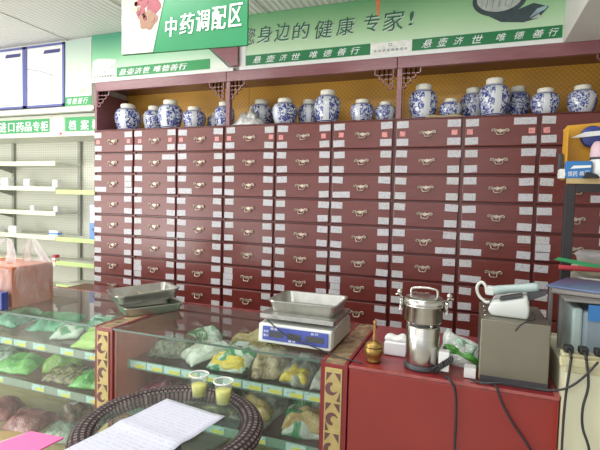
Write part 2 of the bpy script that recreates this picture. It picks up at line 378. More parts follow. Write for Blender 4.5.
def pillow(bm, wd, dp, h, seed, mi=0, nx=16, ny=12, mtx=None, wob=.35):
    """a filled, crumpled bag lying on z=0"""
    q = random.Random(seed); b = BM()
    ph = [q.uniform(0, 6.28) for _ in range(8)]
    top = []; bot = []
    for i in range(nx+1):
        tr = []; br = []
        for j in range(ny+1):
            u, v = i/nx, j/ny; a, c = 2*u-1, 2*v-1
            prof = max(0, (1-abs(a)**3))**.6*max(0, (1-abs(c)**3))**.6
            n = 1+wob*(math.sin(7*u+ph[0])*math.sin(6*v+ph[1])*.6+math.sin(15*u+ph[2]+3*v)*.3+math.sin(17*v+ph[3]-4*u)*.3)
            ex = 1+.06*math.sin(5*v+ph[4])+.03*math.sin(13*v+ph[5]); ey = 1+.07*math.sin(4*u+ph[6])+.03*math.sin(12*u+ph[7])
            x, y = a*wd/2*ex, c*dp/2*ey
            tr.append(b.verts.new((x, y, .006+h*prof*n+.004*(1+math.sin(11*u+ph[1])))))
            br.append(b.verts.new((x, y, .0015+.001*prof)))
        top.append(tr); bot.append(br)
    for i in range(nx):
        for j in range(ny):
            b.faces.new((top[i][j], top[i+1][j], top[i+1][j+1], top[i][j+1])); b.faces.new((bot[i][j], bot[i][j+1], bot[i+1][j+1], bot[i+1][j]))
    for i in range(nx):
        b.faces.new((top[i][0], bot[i][0], bot[i+1][0], top[i+1][0])); b.faces.new((top[i][ny], top[i+1][ny], bot[i+1][ny], bot[i][ny]))
    for j in range(ny):
        b.faces.new((top[0][j], top[0][j+1], bot[0][j+1], bot[0][j])); b.faces.new((top[nx][j], bot[nx][j], bot[nx][j+1], top[nx][j+1]))
    bmesh.ops.recalc_face_normals(b, faces=b.faces[:])
    if mtx: bmesh.ops.transform(b, matrix=mtx, verts=b.verts)
    _merge(bm, b, mi, True); return bm
def mesh_of(name, bm, mats):
    me = bpy.data.meshes.new(name); bm.to_mesh(me); bm.free()
    for m in (mats if isinstance(mats, (list, tuple)) else [mats]): me.materials.append(M[m] if isinstance(m, str) else m)
    return me
def link(name, me, parent=None, loc=(0, 0, 0), rot=(0, 0, 0)):
    o = bpy.data.objects.new(name, me); COL.objects.link(o); o.location = loc; o.rotation_euler = rot
    if parent: o.parent = parent
    return o
def obj(name, bm, mats, parent=None, loc=(0, 0, 0), rot=(0, 0, 0)): return link(name, mesh_of(name, bm, mats), parent, loc, rot)
def wobj(name, bm, mats, parent):
    """part whose mesh is written in world coordinates, under a root that is only translated"""
    o = obj(name, bm, mats, parent); p = parent; off = Vector((0, 0, 0))
    while p: off += Vector(p.location); p = p.parent
    o.location = -off; return o
def tag(o, label, cat, group=None):
    o['label'] = label; o['category'] = cat
    if group: o['group'] = group
    return o
def thing(name, label, cat, loc=(0, 0, 0), rot=0, group=None):
    o = bpy.data.objects.new(name, None); COL.objects.link(o); o.location = loc; o.rotation_euler = (0, 0, rot); o.empty_display_size = .05
    return tag(o, label, cat, group)
def single(name, bm, mats, label, cat, loc=(0, 0, 0), rot=(0, 0, 0), group=None): return tag(obj(name, bm, mats, None, loc, rot), label, cat, group)
def struct(name, bm, mats): o = obj(name, bm, mats); o['kind'] = 'structure'; return o
def glyphs(s):
    cu = bpy.data.curves.new('g', 'FONT'); cu.body = s; cu.extrude = .02; cu.resolution_u = 2
    o = bpy.data.objects.new('g', cu); COL.objects.link(o)
    dg = bpy.context.evaluated_depsgraph_get(); dg.update()
    me = bpy.data.meshes.new_from_object(o.evaluated_get(dg))
    bpy.data.objects.remove(o); bpy.data.curves.remove(cu); return me
def text(bm, chars, boxes, y, th=.003, shear=0, mi=0, bold=0):
    """each character fitted to its own box (x0, x1, z0, z1) on the plane facing -Y at depth y"""
    for ch, (x0, x1, z0, z1) in zip(chars, boxes):
        me = glyphs(ch); n = len(me.vertices)
        if not n: continue
        xs = [v.co.x for v in me.vertices]; ys = [v.co.y for v in me.vertices]
        ax, bx, ay, by = min(xs), max(xs), min(ys), max(ys)
        for dx in ([0] if not bold else [-bold, bold]):
            b = BM(); b.from_mesh(me)
            for v in b.verts:
                u = (v.co.x-ax)/(bx-ax+1e-9); t = (v.co.y-ay)/(by-ay+1e-9); k = 1 if v.co.z > 0 else 0
                v.co = Vector((x0+u*(x1-x0)+shear*(t-.5)*(z1-z0)+dx, y-th*k-(.0003 if dx > 0 else 0), z0+t*(z1-z0)))
            _merge(bm, b, mi)
        bpy.data.meshes.remove(me)
    return bm
def arc(cx, cz, r0, r1, a0, a1, n=14, taper=True):
    A = []; B = []
    for i in range(n+1):
        t = i/n; a = a0+(a1-a0)*t; k = (math.sin(PI*(.15+.85*t)) if taper else 1); m = (r0+r1)/2; hw = (r1-r0)/2*max(.25, k)
        A.append((cx+(m+hw)*math.cos(a), cz+(m+hw)*math.sin(a))); B.append((cx+(m-hw)*math.cos(a), cz+(m-hw)*math.sin(a)))
    return A+B[::-1]
def rows(z, mi=0): pass
def ell(cx, cz, a, b, n=20, ph=0, wob=0, seed=0):
    q = random.Random(seed); ph1 = q.uniform(0, 6)
    return [(cx+a*math.cos(2*PI*i/n)*(1+wob*math.sin(3*2*PI*i/n+ph1)), cz+b*math.sin(2*PI*i/n)*(1+wob*math.sin(5*2*PI*i/n+ph1))) for i in range(n)]

# ------------------------------------------------------------------ the setting
struct('floor', box(BM(), -4, 5, -5.6, .62, -.1, 0), 'floor')
struct('ceiling', box(BM(), -4, 5, -5.6, .62, 2.84, 2.95), 'ceiling')
struct('wall_back', box(BM(), -4, 5, .5, .6, 0, 2.84), 'wall')
struct('wall_left', box(BM(), -4.1, -4, -5.6, .6, 0, 2.84), 'wall')
struct('wall_right', box(BM(), 5, 5.1, -5.6, .6, 0, 2.84), 'wall')
b = box(BM(), -4, 5, .03, .5, 2.452, 2.84); box(b, -4, -.215, .03, .5, 2.225, 2.452)
struct('wall_upper', b, 'bulkhead')
struct('trim_1', box(box(BM(), -4, -.22, -.005, .03, 2.225, 2.262, .004), -4, -.22, -.02, .03, 2.215, 2.226), 'white_metal')
b = box(BM(), 3.235, 5, -2.2, .03, 2.446, 2.84, .004); struct('ceiling_dropped', b, 'wall')
b = BM()
for i in range(8): box(b, -3.4+i*.95, -3.385+i*.95, -5.5, .03, 2.834, 2.842)
struct('trim_2', b, 'bulkhead')
b = BM()
for y in (-.75, -1.9): box(b, -4, 3.2, y, y+.02, 2.832, 2.842)
struct('trim_3', b, 'bulkhead')

# ------------------------------------------------------------------ herb drawer cabinets
W, H, GAP = .4171, .17, .0024
def drawer_mesh(h):
    b = box(BM(), -.2, .2, -.018, .005, -h/2, h/2, .005)
    return mesh_of('drawer', b, 'drawer')
DM = drawer_mesh(.158); DM0 = drawer_mesh(.178)
def handle_mesh():
    b = BM()
    for s in (-1, 1):
        tube(b, smooth_path([(s*.020, -.024, .004), (s*.030, -.026, .014), (s*.041, -.026, .010), (s*.040, -.025, .001), (s*.033, -.025, .004)], 4), [.0035]*17, 6)
        lathe(b, [(0, 0), (.006, 0), (.007, .002), (.004, .006), (0, .007)], s*.02, 0, 0, 8)
    prism(b, [(-.034, .010), (-.022, .013), (-.008, .010), (0, .016), (.008, .010), (.022, .013), (.034, .010), (.026, -.002), (.012, .002), (0, -.006), (-.012, .002), (-.026, -.002)], -.0205, -.0175)
    bmesh.ops.scale(b, vec=(1.12, 1, 1.12), verts=b.verts)
    tube(b, smooth_path([(-.022, -.026, .002), (-.019, -.034, -.016), (-.007, -.036, -.021), (0, -.036, -.018), (.007, -.036, -.021), (.019, -.034, -.016), (.022, -.026, .002)], 4), .0034, 6)
    prism(b, [(-.014, .003), (-.006, .013), (0, .009), (.006, .013), (.014, .003), (.005, -.006), (-.005, -.006)], -.0215, -.0175)
    return mesh_of('handle', b, 'brass')
# rosettes are turned so their axis faces the room
HM = handle_mesh()
LM = [mesh_of('paper_label', box(BM(), -wd/2, wd/2, -.0016, 0, -.022, .022), m) for wd, m in ((.074, 'label'), (.07, 'label2'), (.078, 'label'))]
LW = mesh_of('paper_label', box(BM(), -.06, .06, -.0016, 0, -.02, .02), 'label')
TM = mesh_of('stamp_tag', box(BM(), -.017, .017, -.0014, 0, -.016, .016), 'pink_tag')
cab_labels = ['dark red herb drawer cabinet at the left end, beside the white shelving',
              'dark red herb drawer cabinet in the middle, behind the weighing scale',
              'dark red herb drawer cabinet at the right end, behind the black rack']
def fret(b, x, z, sx):
    """stepped lattice bracket in the corner below the fascia"""
    t = .007
    def bar(x0, x1, z0, z1): box(b, min(x+sx*x0, x+sx*x1), max(x+sx*x0, x+sx*x1), .0, .012, z-z1, z-z0)
    c = .03
    for i, n in enumerate((4, 3, 2, 1)):
        # row i of square cells, n wide
        for k in range(n+0):
            bar(k*c, k*c+t, i*c, (i+1)*c+t); bar(k*c, (k+1)*c+t, (i+1)*c, (i+1)*c+t); bar((k+1)*c, (k+1)*c+t, i*c, (i+1)*c+t)
    return b
for ci in range(3):
    x0 = ci*(3*W+GAP)-W/2; x1 = x0+3*W
    root = thing('drawer_cabinet', cab_labels[ci], 'cabinet', (x0, 0, 0), 0, 'herb drawer cabinets along the back wall')
    L = 3*W
    b = box(BM(), 0, L, .006, .395, .06, 2.044); box(b, .02, L-.02, .03, .38, 0, .06)
    for k in range(4): box(b, max(0, k*W-.008), min(L, k*W+.008), -.004, .006, .25, 2.044)
    obj('carcass', b, 'carcass', root)
    for c in range(3):
        # base door under the drawers
        d = obj('door', box(box(BM(), -.195, .195, -.018, .005, -.09, .09, .004), -.15, .15, -.022, -.017, -.05, .05, .003), 'drawer', root, ((c+.5)*W, 0, .18))
        for r in range(10):
            z = 1.944-H*r; zc = z if r else z+.009
            d = link('drawer', DM if r else DM0, root, ((c+.5)*W, 0, zc))
            link('handle', HM, d, (0, 0, -.0035 if r == 0 else 0), (0, R.uniform(-.05, .05), 0))
            if r >= 8: continue
            for sx in (-1, 1):
                for sz in (-1, 1):
                    if R.random() < .02: continue
                    wide = R.random() < .04
                    me = LW if wide else R.choice(LM)
                    link('paper_label', me, d, (sx*(.158 if not wide else .13)+R.uniform(-.004, .004), -.0182, sz*(.048 if r else .055)+R.uniform(-.003, .003)), (0, R.uniform(-.05, .05), 0))
                if r and R.random() < .04: link('paper_label', R.choice(LM), d, (sx*.157, -.0182, 0))
                if r == 0: link('stamp_tag', TM, d, (sx*(.158+.012*sx*R.choice((-1, 0, 1))), -.0182, R.uniform(-.004, .002)), (0, R.uniform(-.06, .06), 0))
    # hutch above the drawers
    obj('shelf_top', box(BM(), 0, L, -.012, .395, 2.044, 2.05), 'carcass', root)
    obj('fascia', box(BM(), 0, L, -.006, .03, 2.372, 2.447, .004), 'mauve', root)
    obj('canopy', box(BM(), 0, L, .03, .395, 2.42, 2.447), 'carcass', root)
    obj('back_panel', box(BM(), 0, L, .37, .395, 2.05, 2.42), 'gold', root)
    if ci == 0:
        obj('post', box(BM(), 0, .022, -.004, .37, 2.05, 2.372, .003), 'mauve', root)
    else:
        obj('post', box(BM(), .0005, .034, -.008, .03, 2.05, 2.372, .003), 'mauve', root)
    if ci == 2: obj('post', box(BM(), L-.022, L, -.004, .37, 2.05, 2.372, .003), 'mauve', root)
    obj('fretwork', fret(BM(), .022, 2.372, 1), 'mauve', root)
    obj('fretwork', fret(BM(), L-.02, 2.372, -1), 'mauve', root)

# ------------------------------------------------------------------ porcelain jars on the cabinets
BODY = [(0, 0), (.30, 0), (.34, .02), (.38, .1), (.455, .32), (.5, .55), (.49, .72), (.42, .86), (.30, .93), (.255, .96), (.25, 1.0)]
jb = mesh_of('body', lathe(BM(), BODY, seg=36), 'jar')
jl = mesh_of('lid', lathe(BM(), [(.252, .95), (.272, .975), (.278, 1.08), (.255, 1.108), (.12, 1.115), (0, 1.115)], seg=28), 'jar_cap')
jars = [  # x, y, diameter, height, rotation, label
 (0.021, 0.130, 0.215, 0.232, .3, 'blue and white porcelain jar standing alone at the far left end of the cabinet tops'),
 (0.200, 0.250, 0.195, 0.232, -.4, 'blue and white jar half hidden behind the tall jar on the left cabinet'),
 (0.474, 0.100, 0.200, 0.236, .1, 'tallest blue and white jar on the left cabinet, second row from its middle'),
 (0.687, 0.120, 0.185, 0.176, .6, 'short cream-topped blue and white jar right of the tall one on the left cabinet'),
 (0.800, 0.260, 0.140, 0.150, .2, 'small jar at the back of the left cabinet, behind the jar by the post'),
 (0.962, 0.120, 0.160, 0.200, 1.2, 'blue and white jar close against the post at the right end of the left cabinet'),
 (1.215, 0.250, 0.190, 0.232, .5, 'jar standing behind the crumpled clear plastic bag on the middle cabinet'),
 (1.468, 0.120, 0.190, 0.200, -.5, 'blue and white jar just right of the crumpled plastic bag'),
 (1.612, 0.250, 0.170, 0.212, .3, 'jar partly behind the cream-capped tall jar on the middle cabinet'),
 (1.802, 0.100, 0.190, 0.236, .2, 'tall cream-capped jar, the biggest on the middle cabinet'),
 (2.046, 0.130, 0.168, 0.165, -.2, 'blue and white jar in front of the bright gold lattice, left of the right-hand jar'),
 (2.200, 0.170, 0.150, 0.150, .8, 'dim jar at the right end of the middle cabinet, against the second post'),
 (2.456, 0.120, 0.185, 0.238, .4, 'blue and white jar at the left end of the right cabinet, beside the post'),
 (2.628, 0.140, 0.145, 0.142, .9, 'very small squat jar between larger jars on the right cabinet'),
 (2.763, 0.265, 0.165, 0.232, .5, 'shadowed jar at the back left of the largest jar on the right cabinet'),
 (2.886, 0.100, 0.185, 0.243, .25, 'largest jar on the right cabinet, white panel facing the room'),
 (3.034, 0.265, 0.155, 0.226, 1.3, 'jar with a pale stripe behind and right of the largest jar'),
 (3.172, 0.120, 0.162, 0.170, .0, 'squat blue and white jar with a white front panel, second from the right end'),
 (3.367, 0.120, 0.160, 0.176, .5, 'squat blue and white jar at the far right end of the cabinet tops'),
]
for x, y, dm, h, rz, lab in jars:
    r = thing('porcelain_jar', lab, 'jar', (x, y, 2.0502), rz, 'blue and white medicine jars on top of the cabinets')
    for nm, me in (('body', jb), ('lid', jl)):
        o = link(nm, me, r); o.scale = (dm, dm, h/1.115)
b = pillow(BM(), .24, .12, .06, 3, wob=.6); pillow(b, .12, .09, .09, 5, mtx=Matrix.Translation((.02, .0, .0)), wob=.7)
single('plastic_bag', b, film('clear_crumpled_plastic', (176, 176, 172), (226, 226, 224), 14), 'crumpled clear plastic bag lying on the middle cabinet in front of a jar', 'bag', (1.19, .075, 2.0502))
b = pillow(BM(), .22, .08, .012, 8); single('paper_slip', b, 'p_tan', 'flat brown paper slip between the jars on the right cabinet', 'paper', (2.60, .045, 2.0502), (0, 0, .1))

# ------------------------------------------------------------------ signs above
root = thing('banner_sign', 'long green health banner with dark green letters above the middle and right cabinets', 'sign', (2.2, 0, 2.45))
wobj('sign_board', box(BM(), 1.15, 3.234, .0, .03, 2.452, 2.838), 'banner', root)
wobj('sign_edge', box(box(BM(), 1.15, 3.234, -.004, .03, 2.448, 2.474, .002), 1.15, 1.20, -.004, .03, 2.474, 2.838), 'white', root)
sb = wobj('slogan_band', box(box(BM(), 1.203, 2.118, -.003, .0, 2.477, 2.548), 2.385, 3.226, -.003, .0, 2.477, 2.548), 'green_dark', root)
wobj('notice_block', box(BM(), 2.118, 2.385, -.0035, .0, 2.474, 2.548), 'p_white', root)
S2 = [(1.20, 1.27, 2.622, 2.742), (1.293, 1.41, 2.627, 2.744), (1.43, 1.541, 2.625, 2.75), (1.567, 1.686, 2.625, 2.739), (1.726, 1.854, 2.614, 2.734), (1.886, 2.003, 2.619, 2.736), (2.07, 2.17, 2.624, 2.738), (2.198, 2.328, 2.614, 2.742), (2.361, 2.389, 2.636, 2.723)]
wobj('lettering', text(BM(), '您身边的健康专家!', [(a+.004, c+.004, d-.004, e-.004) for a, c, d, e in S2], -.0005, .002, .12), 'text_white', root)
wobj('lettering', text(BM(), '您身边的健康专家!', S2, -.003, .003, .12), 'text_green', root)
B1 = [(1.255, 1.335, 2.484, 2.54), (1.358, 1.441, 2.484, 2.54), (1.463, 1.533, 2.484, 2.538), (1.55, 1.634, 2.484, 2.537), (1.688, 1.76, 2.484, 2.54), (1.786, 1.862, 2.484, 2.54), (1.886, 1.963, 2.484, 2.541), (1.977, 2.053, 2.484, 2.541)]
B2 = [(2.443, 2.517, 2.484, 2.542), (2.538, 2.606, 2.484, 2.545), (2.633, 2.698, 2.486, 2.541), (2.733, 2.811, 2.484, 2.541), (2.874, 2.937, 2.484, 2.539), (2.97, 3.035, 2.486, 2.539), (3.067, 3.139, 2.484, 2.54), (3.15, 3.21, 2.485, 2.54)]
def shrink(L, k=.12): return [(a+(c-a)*k, c-(c-a)*k, d+.004, e-.006) for a, c, d, e in L]
wobj('slogan_lettering', text(text(BM(), '悬壶济世唯德善行', shrink(B1), -.003, .002, .35), '悬壶济世唯德善行', shrink(B2), -.003, .002, .35), 'text_white', root)
wobj('small_lettering', text(text(BM(), '本店承诺健康服务', [(2.14+.028*i, 2.162+.028*i, 2.486, 2.503) for i in range(8)], -.0035, .0015), 'o', [(2.235, 2.26, 2.518, 2.538)], -.0035, .0015), 'text_grey', root)
# printed picture: a dial instrument lying on the green field
b = prism(BM(), ell(2.885, 2.735, .15, .10, 28), -.002, 0, 0)
prism(b, [(2.80, 2.66), (2.9, 2.60), (3.02, 2.585), (3.10, 2.60), (3.15, 2.66), (3.07, 2.69), (2.98, 2.66)], -.0025, 0, 0)
prism(b, ell(2.885, 2.74, .125, .078, 28), -.0035, 0, 1)
for i in range(5): prism(b, [(2.81+.035*i, 2.69), (2.816+.035*i, 2.69), (2.835+.035*i, 2.80), (2.829+.035*i, 2.80)], -.0042, 0, 2)
prism(b, [(3.05, 2.605), (3.13, 2.645), (3.15, 2.67), (3.09, 2.655)], -.0035, 0, 3); prism(b, [(3.06, 2.60), (3.12, 2.60), (3.10, 2.625)], -.0036, 0, 1)
wobj('printed_picture', b, [plain('printed_dark_slate', (58, 74, 78)), plain('printed_silver', (178, 186, 180)), plain('printed_grey', (132, 142, 138)), plain('printed_light_blue', (150, 176, 182))], root)

root = thing('banner_sign', 'pale green banner with white cloud print above the left cabinet', 'sign', (.4, 0, 2.45))
wobj('sign_board', prism(BM(), [(-.245, 2.47), (1.09, 2.47), (1.06, 2.475), (.80, 2.7), (.72, 2.838), (-.245, 2.838)], .0, .03), 'banner_left', root)
wobj('sign_edge', box(BM(), -.245, 1.10, -.006, .03, 2.447, 2.472, .002), 'white', root)
wobj('slogan_band', box(BM(), .02, .90, -.003, .0, 2.478, 2.553), 'green_hdr', root)
wobj('notice_block', box(BM(), -.24, .02, -.0035, .0, 2.472, 2.548), 'p_white', root)
B0 = [(.05+.078*i+(.03 if i > 3 else 0), .118+.078*i+(.03 if i > 3 else 0), 2.485, 2.543) for i in range(8)]
wobj('slogan_lettering', text(BM(), '悬壶济世唯德善行', shrink(B0, .02), -.003, .002, .35, bold=.003), 'text_white', root)
wobj('small_lettering', text(text(BM(), '本店承诺健康服务', [(-.22+.028*i, -.198+.028*i, 2.484, 2.5) for i in range(8)], -.0035, .0015), 'o', [(-.115, -.095, 2.515, 2.535)], -.0035, .0015), 'text_grey', root)
b = BM()
for cx, cz, a, c, s in ((-.13, 2.59, .11, .045, 1), (-.06, 2.60, .08, .03, 2), (-.17, 2.605, .06, .035, 3)): prism(b, ell(cx, cz, a, c, 24, 0, .08, s), -.0015-.0003*s, 0)
wobj('printed_cloud', b, 'p_white', root)
tag(obj('mauve_wedge', prism(BM(), [(.84, 2.69), (1.148, 2.70), (1.148, 2.476), (1.095, 2.476)], -.03, -.001), 'mauve'), 'dark mauve triangular wedge between the two banners beside the hanging sign', 'board')  # flat dark mauve wedge filling the gap between the banners

root = thing('hanging_sign', 'green hanging sign with large white characters and a herb photo, in front of the cabinets', 'sign', (1.35, -1, 2.26), 0)
sl = [(.973, 2.266), (1.73, 2.248), (1.724, 2.70), (.971, 2.70)]
wobj('sign_board', prism(BM(), sl, -1.0, -.985), 'green_sign', root)
wobj('herb_picture', prism(BM(), [(.974, 2.268), (1.177, 2.2635), (1.29, 2.698), (.973, 2.698)], -1.003, -1.0), 'herb_print', root)
b = BM(); q = random.Random(4)
for cx, cz, a, c, mi in ((1.12, 2.555, .055, .06, 0), (1.18, 2.50, .045, .05, 0), (1.145, 2.43, .06, .05, 1), (1.03, 2.53, .05, .055, 2), (1.055, 2.60, .05, .04, 2), (1.19, 2.58, .05, .04, 0), (1.02, 2.47, .03, .025, 3), (1.10, 2.47, .03, .03, 0), (1.16, 2.62, .06, .05, 1), (1.05, 2.40, .035, .02, 3), (1.02, 2.36, .04, .018, 3), (1.09, 2.34, .05, .016, 3), (1.12, 2.37, .03, .012, 3), (1.045, 2.315, .04, .014, 3)):
    prism(b, ell(cx, cz, a, c, 18, 0, .14, int(cx*1000)), -1.0036-.0004*mi-q.uniform(0, .0003), -1.0, mi)
for i in range(5): prism(b, [(1.0+.014*i, 2.50), (1.004+.014*i, 2.50), (1.03+.014*i, 2.62), (1.026+.014*i, 2.62)], -1.0052, -1.0, 3)
for i in range(14):
    prism(b, ell(1.10+q.uniform(-.04, .1), 2.49+q.uniform(-.06, .09), .013, .013, 10, 0, .1, i), -1.0056, -1.0, q.choice((0, 1, 0)))
wobj('printed_herbs', b, ['p_red', 'p_brown', 'p_tan', 'p_yellow'], root)
HB = [(1.253, 1.328, 2.327, 2.434), (1.343, 1.432, 2.33, 2.443), (1.438, 1.521, 2.334, 2.448), (1.531, 1.616, 2.334, 2.454), (1.628, 1.704, 2.338, 2.458)]
wobj('lettering', text(BM(), '中药调配区', shrink(HB, .05), -1.0005, .003, .06, bold=.0012), 'text_white', root)
for x in (1.1, 1.6): wobj('hanging_wire', tube(BM(), [(x, -.993, 2.69), (x, -.993, 2.84)], .002, 6), 'steel', root)
b = BM(); pts = [(2.197, 2.64), (2.207, 2.64), (2.209, 2.74), (2.206, 2.835), (2.190, 2.835), (2.187, 2.74)]
single('ribbon', prism(b, pts, -.202, -.198), 'orange', 'orange ribbon hanging from the ceiling in front of the long green banner', 'ribbon')

# posters left
def poster(x0, x1, label):
    r = thing('notice_poster', label, 'poster', ((x0+x1)/2, 0, 2.28))
    fb = BM(); t = .026
    box(fb, x0, x1, -.006, .028, 2.275, 2.275+t*.7); box(fb, x0, x1, -.006, .028, 2.815-t*.7, 2.815); box(fb, x0, x0+t, -.006, .028, 2.275, 2.815); box(fb, x1-t, x1, -.006, .028, 2.275, 2.815)
    wobj('frame', fb, 'navy_frame', r)
    wobj('sheet', box(BM(), x0+t, x1-t, 0, .026, 2.29, 2.8), 'poster', r)
    tb = prism(BM(), [(x1-.25, 2.735), (x1-.06, 2.735), (x1-.05, 2.765), (x1-.235, 2.765)], -.002, .0)
    wobj('title_bar', tb, 'text_navy', r)
    wobj('footer_lettering', text(BM(), '药店承诺', [(x0+.17+.03*i, x0+.195+.03*i, 2.30, 2.318) for i in range(4)], 0, .001), 'text_grey', r)
poster(-1.49, -1.02, 'white notice in a navy frame, cut by the left edge, above the white shelving')
poster(-1.018, -.545, 'white notice in a navy frame with a diagonal crease, beside the green meadow picture')
bpy.data.objects['notice_poster.001'] 
r = bpy.data.objects['notice_poster.001']
wobj('crease_mark', tube(BM(), [(-1.0, -.002, 2.62), (-.82, -.002, 2.585), (-.68, -.002, 2.54)], .0025, 5), 'text_grey', r)
r = thing('wall_picture', 'pale meadow picture with a green caption band, left of the cabinets', 'picture', (-.39, 0, 2.26))
wobj('print', box(BM(), -.54, -.25, 0, .028, 2.265, 2.82), 'picture', r)
wobj('caption_band', box(BM(), -.54, -.25, -.003, 0, 2.268, 2.345), 'green_hdr', r)
wobj('caption_lettering', text(BM(), '唯德善行', [(-.515+.06*i, -.465+.06*i, 2.28, 2.333) for i in range(4)], -.003, .0015, .3), 'text_white', r)

# ------------------------------------------------------------------ white gondola shelving
def gondola(x0, x1, shelves, label, rail, hdr, htxt, hb, white_end=None):
    r = thing('shelving_unit', label, 'shelf', ((x0+x1)/2, .25, 0), 0, 'white shelving units left of the cabinets')
    wobj('back_panel', box(BM(), x0, x1, .4, .43, .1, 2.02), 'peg', r)
    for x in ([x0, x1] if x0 > -1.9 and x1 < -.7 else [x1 if x1 < -.7 else x0]):
        pass
    wobj('base', box(BM(), x0, x1, .1, .43, 0, .12, .003), 'white_metal', r)
    for z in shelves:
        s = wobj('shelf', box(BM(), x0+.002, x1-.002, .105, .4, z-.022, z, .002), 'white_metal', r)
        wobj('price_rail', box(BM(), x0+.002, x1-.002, .094, .105, z-.034, z+.006, .002), rail, s)
    return r
def upright(x, r, z1=2.02): wobj('upright', box(BM(), x-.017, x+.017, .375, .4, .1, z1), 'dark_slot', r)
gl = gondola(-1.70, -.765, [.30, .62, .88, 1.118, 1.342, 1.568, 1.80], 'white shelving unit at the far left with pale green rails, behind the carrier bag', 'pale_rail', None, None, None)
gf = gondola(-2.65, -1.702, [.30, .62, .88, 1.118, 1.342, 1.568, 1.80], 'white shelving unit at the left edge of the picture, mostly cut off', 'pale_rail', None, None, None)
gr_ = gondola(-.763, -.222, [.30, .45, .676, .892, 1.112, 1.543], 'white shelving unit with lime green rails, between the cabinet and the far-left shelves', 'lime', None, None, None)
upright(-1.682, gl); upright(-.783, gl); upright(-2.63, gf); upright(-.24, gr_)
for z in (.62, .88, 1.118, 1.342, 1.568, 1.80):
    for x in (-1.682,): wobj('bracket', prism(BM(), [(.375, z-.023), (.13, z-.023), (.375, z-.09)], x-.006, x+.006, plane='YZ'), 'dark_slot', gl)
def header(r, x0, x1, gx0, gx1, chars, boxes):
    h = wobj('header_box', box(BM(), x0, x1, .055, .40, 2.02, 2.215, .003), 'white_metal', r)
    wobj('header_strip', box(BM(), gx0, gx1, .05, .055, 2.062, 2.182), 'green_hdr', h)
    wobj('header_lettering', text(BM(), chars, boxes, .05, .002, 0, bold=.0025), 'text_white', h)
header(gl, -1.70, -.765, -1.45, -.79, '进口药品专柜', [(-1.413, -1.33, 2.074, 2.165), (-1.301, -1.224, 2.078, 2.158), (-1.197, -1.105, 2.073, 2.162), (-1.087, -1.004, 2.075, 2.16), (-.986, -.905, 2.073, 2.16), (-.887, -.802, 2.073, 2.16)])
header(gr_, -.763, -.222, -.6, -.225, '档案柜', [(-.553, -.474, 2.071, 2.155), (-.416, -.33, 2.07, 2.155), (-.29, -.225, 2.07, 2.155)])
h = wobj('header_box', box(BM(), -2.65, -1.702, .055, .40, 2.02, 2.215, .003), 'white_metal', gf)
wobj('header_label', box(box(BM(), -.725, -.615, .047, .055, 2.03, 2.185, .002), -.70, -.66, .045, .047, 2.035, 2.055), 'white', gr_)
wobj('header_mark', box(BM(), -.66, -.63, .0455, .0475, 2.035, 2.055), 'red_pen', gr_); 
# small goods on the shelves
def carton(x, y, z, sx, sy, sz, mts, label, cat='box', name='small_carton'):
    b = box(BM(), -sx/2, sx/2, -sy/2, sy/2, 0, sz, .002); 
    if len(mts) > 1: box(b, -sx/2-.0008, sx/2+.0008, -sy/2-.0008, sy/2+.0008, sz*.25, sz*.6, 0, 1)
    return single(name, b, list(mts), label, cat, (x, y, z+.0005))
carton(-1.47, .16, 1.568, .10, .06, .085, ['white', 'p_white'], 'white carton nearest the left edge on the second shelf')
carton(-1.18, .16, 1.568, .075, .05, .075, ['white', 'p_white'], 'white carton at the middle of the second shelf')
carton(-.82, .16, 1.568, .06, .05, .07, ['white', 'p_white'], 'small white carton at the right end of the second shelf')
carton(-1.13, .17, 1.342, .045, .04, .05, ['white', 'p_white'], 'tiny white carton at the middle of the third shelf')
carton(-.83, .17, 1.342, .045, .04, .05, ['white', 'p_white'], 'tiny white carton at the right end of the third shelf')
carton(-1.38, .17, 1.118, .10, .06, .07, ['white', 'p_white'], 'white carton above the carrier bag on the fourth shelf')
carton(-1.60, .17, 1.118, .08, .06, .06, ['white', 'p_white'], 'white carton at the left edge of the fourth shelf')
carton(-.84, .16, 1.118, .11, .05, .05, ['white', 'binder'], 'small blue and white carton at the right end of the fourth shelf')
carton(-.80, .13, .88, .035, .05, .065, ['red_pen', 'p_white'], 'small red carton on the shelf just right of the carrier bag')
r = thing('ring_binder', 'blue and white ring binder standing beside the drawer cabinet', 'binder', (-.33, .25, 1.112))
wobj('cover', box(BM(), -.40, -.295, .13, .36, 1.1125, 1.425, .004), 'binder', r)
wobj('spine_label', box(BM(), -.392, -.303, .127, .13, 1.26, 1.42), 'white', r)
wobj('finger_hole', lathe(BM(), [(0, 0), (.014, 0), (.014, .002), (0, .002)], 0, 0, 0, 16), 'dark', r)
o = bpy.data.objects['finger_hole']; o.location = Vector((-.348, .129, 1.20))-r.location; o.rotation_euler = (PI/2, 0, 0)
r = thing('side_desk', 'low dark red desk behind the left counter, against the drawer cabinet', 'desk', (.3, -.25, 0))
wobj('desk_top', box(BM(), -.262, .55, -.42, -.045, .72, .755, .003), 'desk', r)
wobj('desk_panel', box(BM(), -.245, -.22, -.41, -.05, 0, .72), 'desk', r); wobj('desk_panel', box(BM(), .50, .53, -.41, -.05, 0, .72), 'desk', r); wobj('modesty_panel', box(BM(), -.22, .50, -.08, -.06, .2, .72), 'desk', r)

